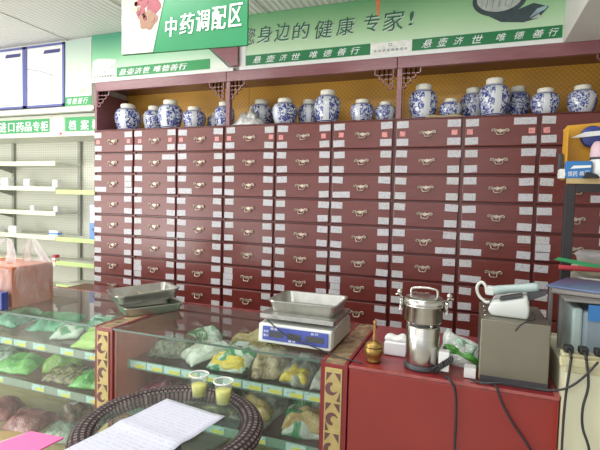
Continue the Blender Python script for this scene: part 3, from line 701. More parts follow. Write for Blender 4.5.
# ------------------------------------------------------------------ glass display counters
FY, BY, TZ = -1.375, -.79, .90
def fret_panel(r, x0, x1, z0, z1, y):
    gp = wobj('fretwork_panel', box(BM(), x0, x1, y-.006, y, z0, z1, .001), 'gold_fret', r)
    b = BM(); cx = (x0+x1)/2; wd = x1-x0; p = wd*1.75; z = z1-.015; k = 0
    while z-p > z0:
        zc = z-p*.5; s = 1 if k % 2 == 0 else -1
        ro = wd*.43
        prism(b, arc(cx-.04*wd*s, zc-.04*p, ro*.32, ro, PI*(.5 if s > 0 else 1.5), PI*(.5 if s > 0 else 1.5)+s*PI*1.35), y-.0075, y-.0055)
        m = wd*.09
        for e in (-1, 1):
            xe = cx+e*(wd/2-m)
            prism(b, [(xe, z-.002), (xe, z-p*.30), (xe-e*wd*.34, z-.002)], y-.0075, y-.0055)
            if e == s: prism(b, [(xe, zc-p*.45), (xe, zc-p*.12), (xe-e*wd*.2, zc-p*.42)], y-.0075, y-.0055)
        z -= p; k += 1
    wobj('scroll_cutout', b, 'fret_back', gp)
def post(r, x0, x1):
    p = wobj('post', box(BM(), x0, x1, FY-.004, BY, .0, TZ-.006, .002), 'red_edge', r)
    wobj('post_top', box(BM(), x0+.012, x1-.012, FY+.0, BY, TZ-.006, TZ-.001), 'marble', r)
    wobj('post_edge', box(box(BM(), x0, x0+.012, FY-.004, BY, TZ-.006, TZ+.001), x1-.012, x1, FY-.004, BY, TZ-.006, TZ+.001), 'red_edge', r)
    w_ = x1-x0
    fret_panel(r, x0+w_*.18, x1-w_*.18, .10, TZ-.02, FY-.004)
def price_shelf(r, x0, x1, z, rail, tags, y=-1.285):
    s = wobj('shelf', box(BM(), x0, x1, y, BY-.05, z-.006, z), 'glass_shelf', r)
    rl = wobj('price_rail', box(box(BM(), x0, x1, y-.008, y-.004, z-.034, z+.006), x0, x1, y-.008, y+.004, z-.036, z-.032), rail, s)
    for x in tags:
        t = BM(); wd = .088
        box(t, x, x+wd, y-.0105, y-.0085, z-.028, z+.003, 0, 0); box(t, x+wd*.33, x+wd*.97, y-.0115, y-.0104, z-.026, z-.010, 0, 1)
        wobj('price_card', t, ['tag_blue', 'tag_yellow'], s)
def counter(name, label, x0, x1, post_rng, shelves, cat='counter'):
    r = thing('display_counter', label, cat, ((x0+x1)/2, (FY+BY)/2, 0), 0, 'glass display counters')
    a, c = x0, post_rng[0]
    wobj('plinth', box(BM(), a, c, FY+.01, BY, 0, .10, .002), 'red_edge', r)
    wobj('deck', box(BM(), a, c-.001, FY+.012, BY-.03, .10, .20), 'board', r)
    wobj('back_panel', box(BM(), a, c, BY-.022, BY, .10, TZ-.012), 'red_inner', r)
    wobj('back_rail', box(BM(), a, c, BY-.012, BY+.004, TZ-.012, TZ+.001), 'red_edge', r)
    wobj('front_glass', box(BM(), a+.002, c-.002, FY, FY+.006, .10, TZ-.008), 'glass_front', r)
    wobj('top_glass', box(BM(), a+.001, c-.001, FY-.004, BY-.012, TZ-.008, TZ), 'glass_top', r)
    wobj('glass_edge', box(BM(), a+.001, c-.001, FY-.0055, FY-.004, TZ-.008, TZ+.0005), M['edge'], r)
    if x0 > 1: wobj('end_panel', box(BM(), a, a+.008, FY+.008, BY-.024, .20, TZ-.012), M['end'], r)
    post(r, *post_rng)
    for z, rail, tags in shelves: price_shelf(r, a+.004, c-.004, z, rail, tags)
    return r
M['end'] = m_wood('end_panel_wood', (200, 96, 62), (176, 78, 52))
M['edge'] = mat('glass_edge_green', (92, 112, 102), .15, 0, .1, 10)
counter('c', 'left glass display counter with green herb bags, under the carrier bag', -.72, 1.27, (1.167, 1.27),
        [(.724, 'rail_grey', [-.6, -.45, -.3, -.12, .05, .22, .43, .53, .67, .86, 1.02]), (.505, 'rail_grey', [-.55, -.35, -.15, .1, .36, .66, .84, 1.03])])
r2 = counter('c', 'middle glass display counter with the weighing scale on it', 1.274, 2.372, (2.268, 2.372),
        [(.726, 'rail_clear', [1.30, 1.395, 1.49, 1.585, 1.68, 1.80, 1.895, 1.99, 2.085, 2.17]), (.50, 'rail_clear', [1.42, 1.56, 1.72, 1.92, 2.10])])

# bags of herbs in the counters
def herb_bag(x, y, z, wd, dp, h, kind, label, rz=0, tilt=0, seed=1, band=None, card=None):
    r = thing('herb_bag', label, 'bag', (x, y, z+.001), rz, 'bags of herbs in the glass counters')
    mt = Matrix.Translation((0, 0, dp*.5*math.sin(tilt)*1.05))@Matrix.Rotation(tilt, 4, 'X') if tilt else None
    obj('pouch', pillow(BM(), wd, dp, h, seed, mtx=mt), F[kind], r)
    if band:
        b = pillow(BM(), wd*.92, dp*.42, h*.8, seed+1); o = obj('label_band', b, F[band], r, (0, -dp*.27, h*.28+dp*.24*math.sin(tilt)))
        if tilt: o.rotation_euler.x = tilt
    if card:
        c = box(BM(), -.03, .03, -.02, .02, 0, .0015); obj('paper_label', c, 'label', r, (card[0], card[1], h*1.02+.012+dp*.5*math.sin(tilt)+card[1]*math.sin(tilt)), (.25, 0, .15))
    return r
Z1, Z2, Z0 = .724, .505, .20
L = [
 # left counter, top shelf
 (.53, -1.03, Z1, .26, .20, .075, 'green', 'dark green herb bag at the left of the top shelf in the left counter', .3, 3, None, None),
 (.25, -1.04, Z1, .24, .20, .06, 'teal', 'green herb bag at the left edge of the top shelf in the left counter', -.2, 4, None, None),
 (.72, -1.12, Z1, .15, .15, .035, 'greenwhite', 'green and white herb bag left of the lime bag in the left counter', .5, 5, None, None),
 (.83, -.95, Z1, .24, .14, .085, 'teal', 'pale teal herb bag at the back of the top shelf in the left counter', .1, 6, None, (.02, .0)),
 (1.005, -1.15, Z1, .25, .20, .055, 'lime', 'glossy lime green herb bag on the top shelf of the left counter', .25, 7, None, (.02, .04)),
 # left counter, second shelf
 (.42, -1.16, Z2, .22, .17, .075, 'bright', 'leafy green herb bag at the left of the lower shelf in the left counter', .1, 8, None, None),
 (.62, -1.06, Z2, .20, .13, .10, 'lime', 'long lime herb bag leaning back on the lower shelf of the left counter', .7, 9, None, None),
 (.76, -1.17, Z2, .20, .15, .05, 'herb', 'bag of tan dried roots on the lower shelf of the left counter', .25, 10, None, None),
 (.95, -1.16, Z2, .20, .16, .055, 'bright', 'bright green herb bag on the lower shelf of the left counter', .1, 11, None, None),
 (1.075, -1.05, Z2, .12, .18, .09, 'clear', 'clear herb bag against the post on the lower shelf of the left counter', .2, 12, None, None),
 (.2, -1.1, Z2, .2, .18, .07, 'clear', 'clear herb bag at the left edge of the lower shelf in the left counter', 0, 13, None, None),
 # left counter, deck
 (.50, -1.18, Z0, .22, .20, .11, 'red', 'red herb bag at the bottom left of the left counter', .1, 14, None, None),
 (.22, -1.15, Z0, .2, .20, .12, 'red', 'dull red herb bag at the left edge of the left counter bottom', .4, 15, None, None),
 (.66, -1.00, Z0, .20, .16, .13, 'brown', 'brown herb bag with pale card at the bottom of the left counter', -.4, 16, None, (.0, -.02)),
 (.765, -1.2, Z0, .17, .15, .09, 'clear', 'clear herb bag at the bottom of the left counter beside the green one', .3, 17, None, None),
 (1.0, -1.18, Z0, .27, .20, .13, 'green', 'big dark green herb bag at the bottom right of the left counter', .25, 18, None, None),
 # middle counter, top shelf
 (1.41, -1.12, Z1+.002, .20, .18, .075, 'dark', 'dark green herb bag at the left end of the top shelf in the middle counter', .3, 21, None, None),
 (1.47, -.92, Z1+.002, .2, .12, .10, 'greenwhite', 'green and white herb bag at the back of the top shelf in the middle counter', .2, 22, None, None),
 (1.60, -1.12, Z1+.002, .15, .22, .06, 'white', 'white herb bag leaning on the top shelf of the middle counter', -.5, 23, None, None),
 (1.775, -1.13, Z1+.002, .18, .22, .065, 'greenwhite', 'green herb bag with a yellow band on the top shelf of the middle counter', -.05, 24, 'yellow', (.0, .05)),
 (1.955, -1.12, Z1+.002, .165, .24, .075, 'strip', 'bag of tan dried strips on the top shelf of the middle counter', .3, 25, None, None),
 (2.11, -1.14, Z1+.002, .125, .24, .06, 'grey', 'grey herb bag with an orange-yellow band under the weighing scale', -.05, 26, 'yellow', (.0, .04)),
 (2.22, -1.16, Z1+.002, .075, .20, .06, 'white', 'white herb bag with black writing beside the right-hand post', .05, 27, None, None),
 (1.76, -.90, Z1+.002, .26, .09, .115, 'tan', 'tan herb bag standing at the back of the top shelf in the middle counter', .05, 28, None, None),
 # middle counter, second shelf and deck
 (1.535, -1.05, Z2-.004, .16, .2, .11, 'clear', 'pale green herb bag at the left of the lower shelf in the middle counter', .3, 31, None, None),
 (1.715, -1.08, Z2-.004, .16, .2, .10, 'dark', 'dark herb bag behind the tea cups on the lower shelf of the middle counter', .1, 32, None, None),
 (1.90, -1.12, Z2-.004, .21, .22, .13, 'grey', 'big clear herb bag with yellow edge on the lower shelf of the middle counter', -.2, 33, 'tan', None),
 (2.14, -1.13, Z2-.004, .20, .22, .14, 'greenwhite', 'clear bag with green print on the lower shelf beside the right-hand post', .15, 34, 'tan', None),
 (2.0, -1.18, Z0, .27, .22, .14, 'green', 'dark green herb bag at the bottom of the middle counter', .1, 35, None, None),
 (1.70, -1.15, Z0, .22, .22, .12, 'clear', 'clear herb bag at the bottom of the middle counter under the tea cups', .2, 37, None, None),
]
for x, y, z, wd, dp, h, kind, lab, rz, sd, band, card in L: herb_bag(x, y, z, wd, dp, h*.6, kind, lab, rz, .2 if z > .3 else 0, sd, band, card)
tag(obj('folded_cloth', pillow(BM(), .15, .26, .085, 36), F['pinkred'], None, (1.366, -1.13, Z2-.003)), 'folded magenta cloth at the left end of the lower shelf in the middle counter', 'cloth')
wb = bpy.data.objects['herb_bag']
# carrier bag with a carton in it, on the left counter
single('carton', box(box(BM(), .15, .545, -1.315, -1.065, .9005, 1.115, .004), .545, .5455, -1.20, -1.197, .91, 1.11), 'carton', 'terracotta carton inside the thin white carrier bag on the left counter', 'box')
def carrier():
    b = BM(); nx, nz = 28, 12; cx, cy = .3475, -1.19; ring = []
    for k in range(nz+1):
        t = k/nz; z = .902+t*.235; row = []
        for i in range(nx*2):
            a = 2*PI*i/(nx*2); ca, sa = math.cos(a), math.sin(a)
            e = .22; x = math.copysign(abs(ca)**e, ca); y = math.copysign(abs(sa)**e, sa)
            s = 1-.22*max(0, t-.86)/.14
            wob = .004*math.sin(9*a+5*t)+.003*math.sin(23*a-7*t)
            row.append(b.verts.new((cx+x*(.207+wob)*s, cy+y*(.134+wob)*s, z+.012*math.sin(3*a+1)*t)))
        ring.append(row)
    for A, B in zip(ring, ring[1:]):
        n = len(A)
        for i in range(n): b.faces.new((A[i], A[(i+1) % n], B[(i+1) % n], B[i]))
    for f in b.faces: f.smooth = True
    return b
r = thing('carrier_bag', 'thin white plastic carrier bag with two loop handles on the left counter', 'bag', (.3475, -1.19, .9))
wobj('bag_body', carrier(), 'carrier', r)
def strap(pts, w0):
    b = BM(); pts = smooth_path(pts, 6); rows_ = []
    for i, p in enumerate(pts):
        t = i/(len(pts)-1); wd = w0*(.35+.65*abs(2*t-1)**1.2); rows_.append([b.verts.new(p+Vector((s*wd*.55, s*wd*.25, .006*math.sin(9*t+3*s)))) for s in (-1, -.33, .33, 1)])
    for A, B in zip(rows_, rows_[1:]):
        for k in range(3): b.faces.new((A[k], A[k+1], B[k+1], B[k])).smooth = True
    bmesh.ops.solidify(b, geom=b.faces[:], thickness=.002); return b
wobj('bag_handle', strap([(.20, -1.26, 1.10), (.28, -1.22, 1.19), (.335, -1.19, 1.245), (.36, -1.18, 1.19), (.38, -1.20, 1.10)], .055), 'carrier_handle', r)
wobj('bag_handle', strap([(.42, -1.12, 1.10), (.41, -1.12, 1.19), (.435, -1.11, 1.245), (.475, -1.10, 1.19), (.53, -1.08, 1.10)], .055), 'carrier_handle', r)
single('blue_box', box(box(BM(), .43, .545, -1.372, -1.335, .9005, .99, .003), .45, .535, -1.3732, -1.371, .945, .975, 0, 1), ['blue_deep', 'binder'], 'dark blue box at the left edge, on the counter in front of the carrier bag', 'box')

# trays at the counter seam
def tray(bm, L_, W_, h, t=.004, lip=.018):
    b = BM(); lv = []
    def ringv(a, c, z, rr=.03):
        o = []
        for sx, sy, a0 in ((1, 1, 0), (-1, 1, PI/2), (-1, -1, PI), (1, -1, 1.5*PI)):
            for k in range(5):
                an = a0+PI/2*k/4; o.append(b.verts.new((sx*(a-rr)+rr*math.cos(an), sy*(c-rr)+rr*math.sin(an), z)))
        return o
    a, c = L_/2, W_/2
    prof = [(a*.86, c*.82, .0, .028), (a*.96-.004, c*.96-.004, h, .03), (a, c, h+.001, .035), (a, c, h-.004, .035), (a*.96, c*.96, h-.004, .03), (a*.86+.004, c*.82+.004, -.003, .03)]
    rs = [ringv(*p) for p in prof]
    for A, B in zip(rs, rs[1:]):
        n = len(A)
        for i in range(n): b.faces.new((A[i], A[(i+1) % n], B[(i+1) % n], B[i]))
    b.faces.new(rs[0]); b.faces.new(rs[-1][::-1])
    bmesh.ops.recalc_face_normals(b, faces=b.faces[:]); _merge(bm, b); return bm
t1 = tag(obj('steel_tray', tray(BM(), .31, .23, .04), 'steel_tray', None, (1.19, -1.03, .904), (0, 0, .98)), 'lower steel tray lying flat on the counter seam', 'tray', 'steel trays at the counter seam')
t2 = tag(obj('steel_tray', tray(BM(), .34, .25, .045), 'steel_tray', None, (1.125, -.995, .957), (-.02, -.05, .98)), 'upper steel tray with herb scraps, stacked askew on another tray', 'tray', 'steel trays at the counter seam')
b = BM(); q = random.Random(9)
for i in range(70):
    x, y = q.uniform(-.12, .12), q.uniform(-.07, .07); a = q.uniform(0, PI); l = q.uniform(.008, .03)
    tube(b, [(x-l*math.cos(a), y-l*math.sin(a), .003+q.uniform(0, .006)), (x+l*math.cos(a), y+l*math.sin(a), .004+q.uniform(0, .01))], .0022, 5)
o = obj('herb_scraps', b, 'p_tan', None, (1.125, -.995, .960), (-.02, -.05, .98)); tag(o, 'scatter of dried herb scraps in the upper steel tray', 'herbs'); o['kind'] = 'stuff'

# weighing scale
r = thing('weighing_scale', 'white electronic weighing scale with a blue display panel, on the middle counter', 'scale', (2.125, -1.15, .9))
b = BM(); prism(b, [(-.155, .012), (-.15, .090), (.115, .102), (.15, .085), (.15, .012)], -.158, .158, plane='YZ')
bmesh.ops.bevel(b, geom=b.edges[:], offset=.006, segments=2, profile=.5, affect='EDGES')
obj('housing', b, 'scale_body', r)
obj('side_shell', prism(BM(), [(-.13, .018), (-.125, .085), (.10, .096), (.14, .08), (.14, .018)], .1575, .1605, plane='YZ'), 'scale_side', r)
for sx in (-1, 1):
    for sy in (-1, 1): obj('foot', lathe(BM(), [(0, 0), (.016, 0), (.018, .012), (0, .012)], sx*.12, sy*.115, .001, 14), 'dark', r)
tl = Matrix.Translation((0, -.1585, .053))@Matrix.Rotation(-.05, 4, 'X')
pn = obj('control_panel', box(BM(), -.135, .148, -.0025, .001, -.026, .03, .002, mtx=tl), 'scale_blue', r)
for x0, x1 in ((-.103, -.045), (-.025, .035), (.055, .13)): obj('display_window', box(BM(), x0, x1, -.004, -.002, -.012, .012, 0, mtx=tl), 'lcd', pn)
tb = text(BM(), '重量单价总价', [(-.1, -.085, .018, .027), (-.082, -.067, .018, .027), (-.02, -.005, -.024, -.015), (-.002, .013, -.024, -.015), (.075, .09, .018, .027), (.093, .108, .018, .027)], -.0026, .001)
text(tb, '去皮累计', [(-.13, -.12, .005, .015), (-.118, -.108, .005, .015), (-.13, -.12, -.012, -.002), (-.118, -.108, -.012, -.002)], -.0026, .001)
o = obj('panel_lettering', tb, 'text_white', pn); o.matrix_basis = tl
tray_b = box(BM(), -.16, .163, -.125, .125, 0, .006, .002)
for x0, x1, y0, y1 in ((-.163, .166, -.128, -.122), (-.163, .166, .122, .128), (-.163, -.157, -.128, .128), (.16, .166, -.128, .128)): box(tray_b, x0, x1, y0, y1, -.012, .006, .001)
obj('weighing_platform', tray_b, 'steel_tray', r, (0, -.01, .122)); obj('platform_stem', lathe(BM(), [(.04, .095), (.04, .122)], 0, 0, 0, 18), 'dark', r)
tag(obj('steel_tray', tray(BM(), .31, .24, .046), 'steel_tray', None, (2.128, -1.13, .9+.1315), (0, 0, .03)), 'rectangular steel pan sitting on the weighing scale', 'tray')
wobj('power_cord', tube(BM(), smooth_path([(2.01, -1.318, 1.015), (2.06, -1.325, .985), (2.12, -1.329, .955), (2.20, -1.326, .935), (2.29, -1.325, .912), (2.34, -1.335, .906), (2.40, -1.345, .9055), (2.42, -1.36, .9055)], 6), .0028, 6), 'cable', r)

# ------------------------------------------------------------------ red counter at the right
r = thing('red_counter', 'glossy red laminate counter at the right, carrying the grinder', 'counter', (2.72, -1.08, 0))
wobj('body', box(BM(), 2.376, 3.064, FY, BY+.01, .0, .885, .003), 'red_lam', r)
wobj('top', box(BM(), 2.376, 3.064, FY-.002, BY+.01, .885, .899, .002), 'red_edge', r)
wobj('top_edge', box(box(BM(), 2.376, 3.064, FY-.005, FY-.002, .889, .9, .001), 3.05, 3.066, FY-.004, BY, .897, .9015), mat('worn_red_edging', (156, 82, 78), .5, 0, .2, 30), r)

r = thing('mortar', 'small round brass mortar with a lid at the left end of the red counter', 'mortar', (2.452, -1.30, .9))
obj('bowl', lathe(BM(), [(0, 0), (.026, 0), (.028, .006), (.024, .012), (.034, .026), (.037, .042), (.034, .054), (.031, .058), (.031, .05), (0, .05)], seg=28), 'antique', r)
obj('lid', lathe(BM(), [(.034, .058), (.0345, .064), (.028, .072), (.012, .077), (.010, .079), (0, .079)], seg=28), 'antique', r)
single('pestle', lathe(BM(), [(0, 0), (.006, 0), (.007, .004), (.0058, .02), (.0055, .065), (.007, .072), (.005, .078), (0, .078)], seg=14), mat('pestle_bronze', (176, 132, 82), .4, .6, .15, 20), 'slim bronze pestle handle rising out of the brass mortar', 'pestle', (2.453, -1.30, .9785))
r = thing('tissue_pack', 'white paper pack between the brass mortar and the steel grinder', 'box', (2.51, -1.18, .9))
wobj('pack', box(BM(), 2.475, 2.565, -1.21, -1.14, .9005, .955, .006), 'paper', r); wobj('flap', pillow(BM(), .09, .05, .012, 2, mtx=Matrix.Translation((2.52, -1.175, .955))), 'white', r)

gx, gy = 2.628, -1.285
r = thing('herb_grinder', 'stainless steel herb grinder with a round lid and carry handle on the red counter', 'grinder', (gx, gy, .9))
obj('base', lathe(BM(), [(0, .0005), (.062, .0005), (.063, .004), (.062, .02), (0, .02)], seg=40), 'dark', r)
obj('motor_body', lathe(BM(), [(0, .02), (.058, .02), (.06, .024), (.0605, .155), (.057, .16), (0, .16)], seg=40), 'steel', r)
obj('collar', lathe(BM(), [(.05, .158), (.05, .172)], seg=32), 'dark', r)
for a in (-.9, .6, 2.2, 3.6): obj('pillar', lathe(BM(), [(0, .155), (.006, .155), (.006, .176), (0, .176)], .052*math.cos(a), .052*math.sin(a), 0, 10), 'steel', r)
obj('grinding_bowl', lathe(BM(), [(0, .172), (.064, .172), (.068, .178), (.068, .228), (.072, .232), (.072, .238), (0, .238)], seg=40), 'steel', r)
ld = obj('lid', lathe(BM(), [(.072, .238), (.073, .243), (.071, .256), (.064, .262), (0, .264)], seg=40), 'steel', r)
obj('lid_handle', tube(BM(), smooth_path([(-.046, 0, .258), (-.047, 0, .28), (-.040, 0, .292), (0, 0, .296), (.040, 0, .292), (.047, 0, .28), (.046, 0, .258)], 5), .0045, 8), 'steel', ld)
for s in (-1, 1):
    b = box(BM(), s*.080-.006, s*.080+.006, -.014, .014, .205, .25, .002); tube(b, [(s*.074, 0, .246), (s*.090, -.004, .268), (s*.103, -.006, .262)], .005, 8)
    lathe(b, [(0, 0), (.009, .002), (.010, .010), (.006, .018), (0, .019)], s*.088, -.006, .266, 12); tube(b, [(s*.074, -.01, .215), (s*.082, -.016, .23), (s*.082, -.012, .25)], .004, 6)
    obj('clamp', b, 'steel', r)
cb = obj('control_box', box(BM(), .062, .098, -.06, -.02, .015, .085, .003), 'white', r)
obj('switch', box(BM(), .074, .086, -.064, -.059, .035, .055, .002), 'black', cb)
obj('knob', lathe(BM(), [(0, 0), (.006, 0), (.006, .008), (0, .009)], .08, -.02, .085, 12), 'dark', cb)
hel = [(2.675+.06*t+.006*math.cos(t*60), -1.352+.004*t, .906+.05*t+.010*math.sin(t*60)+.010) for t in [i/110 for i in range(111)]]
single('coil_cord', tube(BM(), hel, .0028, 6), 'black', 'short coiled black cord in front of the grinder control box', 'cord')

r = thing('herb_packet', 'white and green plastic herb packet lying between the grinder and the steel box', 'bag', (2.765, -1.2, .9), 0)
mt = Matrix.Translation((2.762, -1.17, .935))@Matrix.Rotation(.38, 4, 'Y')@Matrix.Rotation(.85, 4, 'X')
wobj('pouch', pillow(BM(), .155, .13, .028, 41, mtx=mt), film('white_green_pouch', (188, 204, 196), (226, 232, 228), 10), r)
mt2 = Matrix.Translation((2.765, -1.19, .928))@Matrix.Rotation(.38, 4, 'Y')@Matrix.Rotation(.85, 4, 'X')
wobj('green_stripe', pillow(BM(), .14, .03, .026, 42, mtx=mt2), F['bright'], r)
wobj('printed_panel', pillow(BM(), .09, .05, .024, 43, mtx=mt@Matrix.Translation((0, .02, .010))), film('pale_green_print', (128, 178, 150), (176, 208, 188), 12), r)
single('white_carton', box(BM(), 2.776, 2.815, -1.33, -1.28, .9005, .935, .002), 'white', 'small white carton wedged against the steel box on the red counter', 'box')

bx0, bx1, by0, by1 = 2.823, 3.034, -1.345, -1.05
r = thing('steel_box', 'brushed stainless steel box with a perforated side, carrying the telephone', 'machine', ((bx0+bx1)/2, -1.2, .9))
wobj('casing', box(BM(), bx0, bx1, by0, by1, .908, 1.118, .003), 'steel_brushed', r)
wobj('dark_base', box(BM(), bx0+.004, bx1-.002, by0-.001, by1, .9005, .925), 'dark', r)
b = BM()
for i in range(4):
    for k in range(7): prism(b, ell(by0+.05+.06*i, .95+.022*k, .006, .006, 10), bx0-.001, bx0+.0002, plane='YZ')
wobj('vent_hole', b, 'dark', r)
b = BM()
for i in range(3): lathe(b, [(0, 0), (.006, 0), (.005, .003), (0, .0035)], bx0+.015, by0+.06+.07*i, 1.118, 10)
wobj('rivet', b, 'steel', r)
# telephone
r = thing('telephone', 'white desk telephone on the stainless steel box, handset on top', 'telephone', (2.925, -1.21, 1.1185), -.12)
b = BM(); prism(b, [(-.072, .018), (-.058, .0), (.056, .0), (.060, .03), (.052, .078), (.03, .072), (-.062, .045)], -.085, .075)
bmesh.ops.bevel(b, geom=b.edges[:], offset=.008, segments=3, profile=.5, affect='EDGES')
for f in b.faces: f.smooth = True
obj('body', b, 'phone', r)
obj('cradle', prism(BM(), [(-.035, .058), (.035, .078), (.035, .082), (-.035, .062)], -.086, -.02), 'dark', r)
b = BM(); tube(b, smooth_path([(-.058, -.02, .078), (-.03, -.02, .086), (.03, -.02, .097), (.085, -.02, .106)], 5), [.015, .0165, .0165, .0165, .016, .015, .0145, .0145, .0145, .0145, .0145, .015, .0165, .0165, .0165, .015], 12)
hs = obj('handset', b, 'handset', r)
obj('earpiece', prism(BM(), [(.055, .058), (.105, .084), (.112, .098), (.09, .095), (.05, .084)], -.045, .01), 'dark', hs)
obj('mouthpiece', box(BM(), -.085, -.055, -.035, -.005, .062, .094, .005), 'phone', hs)
tag(obj('handset_cord', tube(BM(), smooth_path([(2.842, -1.23, 1.185), (2.836, -1.23, 1.213), (2.822, -1.225, 1.224), (2.808, -1.222, 1.205), (2.815, -1.222, 1.175), (2.838, -1.232, 1.155), (2.85, -1.245, 1.158)], 7), .0055, 8), 'cord'), 'thick pale cord looping up at the left of the telephone', 'cord')
single('phone_line', tube(BM(), smooth_path([(2.985, -1.28, 1.145), (2.99, -1.31, 1.128), (2.965, -1.335, 1.122), (2.945, -1.348, 1.112), (2.93, -1.35, 1.09)], 6), .0022, 6), 'cable', 'thin black wire drooping from the telephone over the steel box', 'wire')

# cables on the red front
def cord(name, pts, rr, label): return single(name, tube(BM(), smooth_path(pts, 7), rr, 7), 'cable', label, 'cable')
cord('power_cable', [(2.715, -1.36, .906), (2.735, -1.385, .902), (2.752, -1.386, .86), (2.757, -1.384, .76), (2.757, -1.384, .62), (2.76, -1.384, .3)], .004, 'black cable hanging straight down the red counter below the grinder')
cord('power_cable', [(2.86, -1.35, .906), (2.878, -1.386, .905), (2.90, -1.387, .85), (2.935, -1.386, .79), (2.985, -1.385, .72), (3.03, -1.385, .62), (3.04, -1.385, .4)], .004, 'black cable slanting down the red counter below the steel box')
r = cord('power_cable', [(2.80, -1.352, .906), (2.84, -1.386, .912), (2.90, -1.39, .925), (2.98, -1.397, .925), (3.035, -1.42, .935), (3.075, -1.446, .962), (3.115, -1.447, 1.005), (3.145, -1.446, 1.05)], .0036, 'black cable running sideways along the red counter edge to the plugs')

# cream cupboard at the right edge
r = thing('cream_cupboard', 'cream painted cupboard at the right edge, with plugs along its top', 'cupboard', (3.4, -1.15, 0))
wobj('body', box(BM(), 3.068, 3.75, -1.42, -.95, .0, 1.0, .003), 'cream', r)
wobj('tape_strip', box(box(BM(), 3.062, 3.75, -1.426, -1.36, 1.0, 1.035, .004), 3.05, 3.70, -1.43, -1.41, 1.02, 1.045, .003), 'cream_lip', r)
r = thing('power_strip', 'power strip of sockets along the top of the cream cupboard', 'power strip', (3.2, -1.39, 1.0355))
wobj('housing', box(BM(), 3.06, 3.4, -1.408, -1.362, 1.0355, 1.052, .003), 'cream_lip', r)
for i, (x, xs) in enumerate(((3.078, 'leftmost'), (3.118, 'middle'), (3.160, 'rightmost'))):
    b = box(BM(), -.013, .013, -.018, .014, 0, .022, .005); tube(b, [(0, -.016, .010), (0, -.034, .006), (0, -.046, -.006)], [.006, .005, .004], 8)
    single('plug', b, 'black', xs+' of the black plugs on the cream cupboard', 'plug', (x, -1.385, 1.0525), (0, 0, 0), 'black plugs on the power strip')
cord('power_cable', [(3.078, -1.431, 1.045), (3.074, -1.436, 1.0), (3.068, -1.436, .92), (3.066, -1.436, .8), (3.068, -1.436, .5)], .0038, 'black cable hanging straight down the left edge of the cream cupboard')
cord('power_cable', [(3.118, -1.431, 1.045), (3.124, -1.436, 1.0), (3.125, -1.436, .96), (3.115, -1.436, .90), (3.118, -1.436, .84), (3.14, -1.436, .76), (3.135, -1.436, .6)], .0038, 'wavy black cable hanging down the middle of the cream cupboard')

# grey-blue machine, folders and rack
r = thing('grey_machine', 'grey-blue plastic machine standing on the cream cupboard', 'machine', (3.3, -1.15, 1.0))
wobj('body', box(BM(), 3.138, 3.5, -1.28, -1.02, 1.0005, 1.165, .012), 'grey_blue', r)
wobj('side_panel', box(BM(), 3.107, 3.138, -1.27, -1.03, 1.0005, 1.17, .008), 'handset', r)
r = thing('paper_stand', 'grey metal stand arching over the grey-blue machine', 'stand', (3.28, -1.1, 1.0))
for x, y in ((3.092, -1.16), (3.085, -.99), (3.53, -1.28), (3.53, -.99)): wobj('leg', box(BM(), x-.007, x+.007, y-.007, y+.007, 1.0005, 1.192, .002), 'grey_metal', r)
wobj('top_plate', box(BM(), 3.078, 3.54, -1.29, -.98, 1.192, 1.202, .003), 'grey_metal', r)
mt = Matrix.Translation((3.27, -1.13, 1.2035))@Matrix.Rotation(-.28, 4, 'Z')
single('folder', box(BM(), -.19, .2, -.135, .14, 0, .012, .002, mtx=mt), 'folder_grey', 'grey card folder at the bottom of the stack on the metal stand', 'folder', group='folders on the metal stand')
mt = Matrix.Translation((3.275, -1.12, 1.2165))@Matrix.Rotation(-.42, 4, 'Z')
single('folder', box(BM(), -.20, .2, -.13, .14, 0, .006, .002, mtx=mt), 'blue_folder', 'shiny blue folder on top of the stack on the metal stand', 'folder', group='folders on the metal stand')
single('blue_sheet', box(BM(), 3.148, 3.26, -1.288, -1.284, 1.135, 1.188), 'blue_box', 'blue sheet hanging over the front of the grey-blue machine', 'paper')

r = thing('storage_rack', 'black steel rack with pale board shelves at the right edge', 'rack', (3.45, -.6, 0))
for x, y in ((3.165, -.79), (3.222, -.50), (3.78, -.79), (3.78, -.50)): wobj('post', box(BM(), x-.018, x+.018, y-.018, y+.018, 0, 1.60, .002), 'rack', r)
for z, th in ((1.165, .018), (1.605, .022)):
    wobj('shelf', prism(BM(), [(3.147, -.81), (3.80, -.81), (3.80, -.48), (3.204, -.48)], z, z+th, plane='XY'), 'board', r); wobj('shelf_rail', box(BM(), 3.183, 3.762, -.806, -.79, z-.035, z), 'rack', r)
T = 1.6275
r = thing('display_box', 'amber yellow open display box on the top shelf of the black rack', 'box', (3.26, -.7, T))
b = prism(BM(), [(3.152, T), (3.152, T+.225), (3.168, T+.245), (3.42, T+.262), (3.42, T)], -.65, -.64); box(b, 3.152, 3.157, -.745, -.64, T, T+.22); box(b, 3.157, 3.42, -.745, -.65, T, T+.004)
wobj('card', b, 'amber', r)
r = thing('blue_carton', 'blue carton with white characters in front of the amber display box', 'box', (3.19, -.775, T))
wobj('carton', box(BM(), 3.146, 3.238, -.80, -.755, T+.0005, T+.072, .001), 'blue_box', r)
wobj('stripe', prism(BM(), [(3.160, T+.040), (3.172, T+.053), (3.236, T+.055), (3.236, T+.045)], -.8012, -.80), 'text_white', r)
wobj('lettering', text(BM(), '领药病历', [(3.152, 3.169, T+.008, T+.030), (3.171, 3.188, T+.008, T+.030), (3.195, 3.212, T+.010, T+.031), (3.215, 3.232, T+.011, T+.032)], -.80, .0012), 'text_white', r)
carton(3.122+.012, -.77, T-.0006, .02, .05, .04, ['white', 'p_white'], 'narrow white carton left of the blue carton on the black rack')
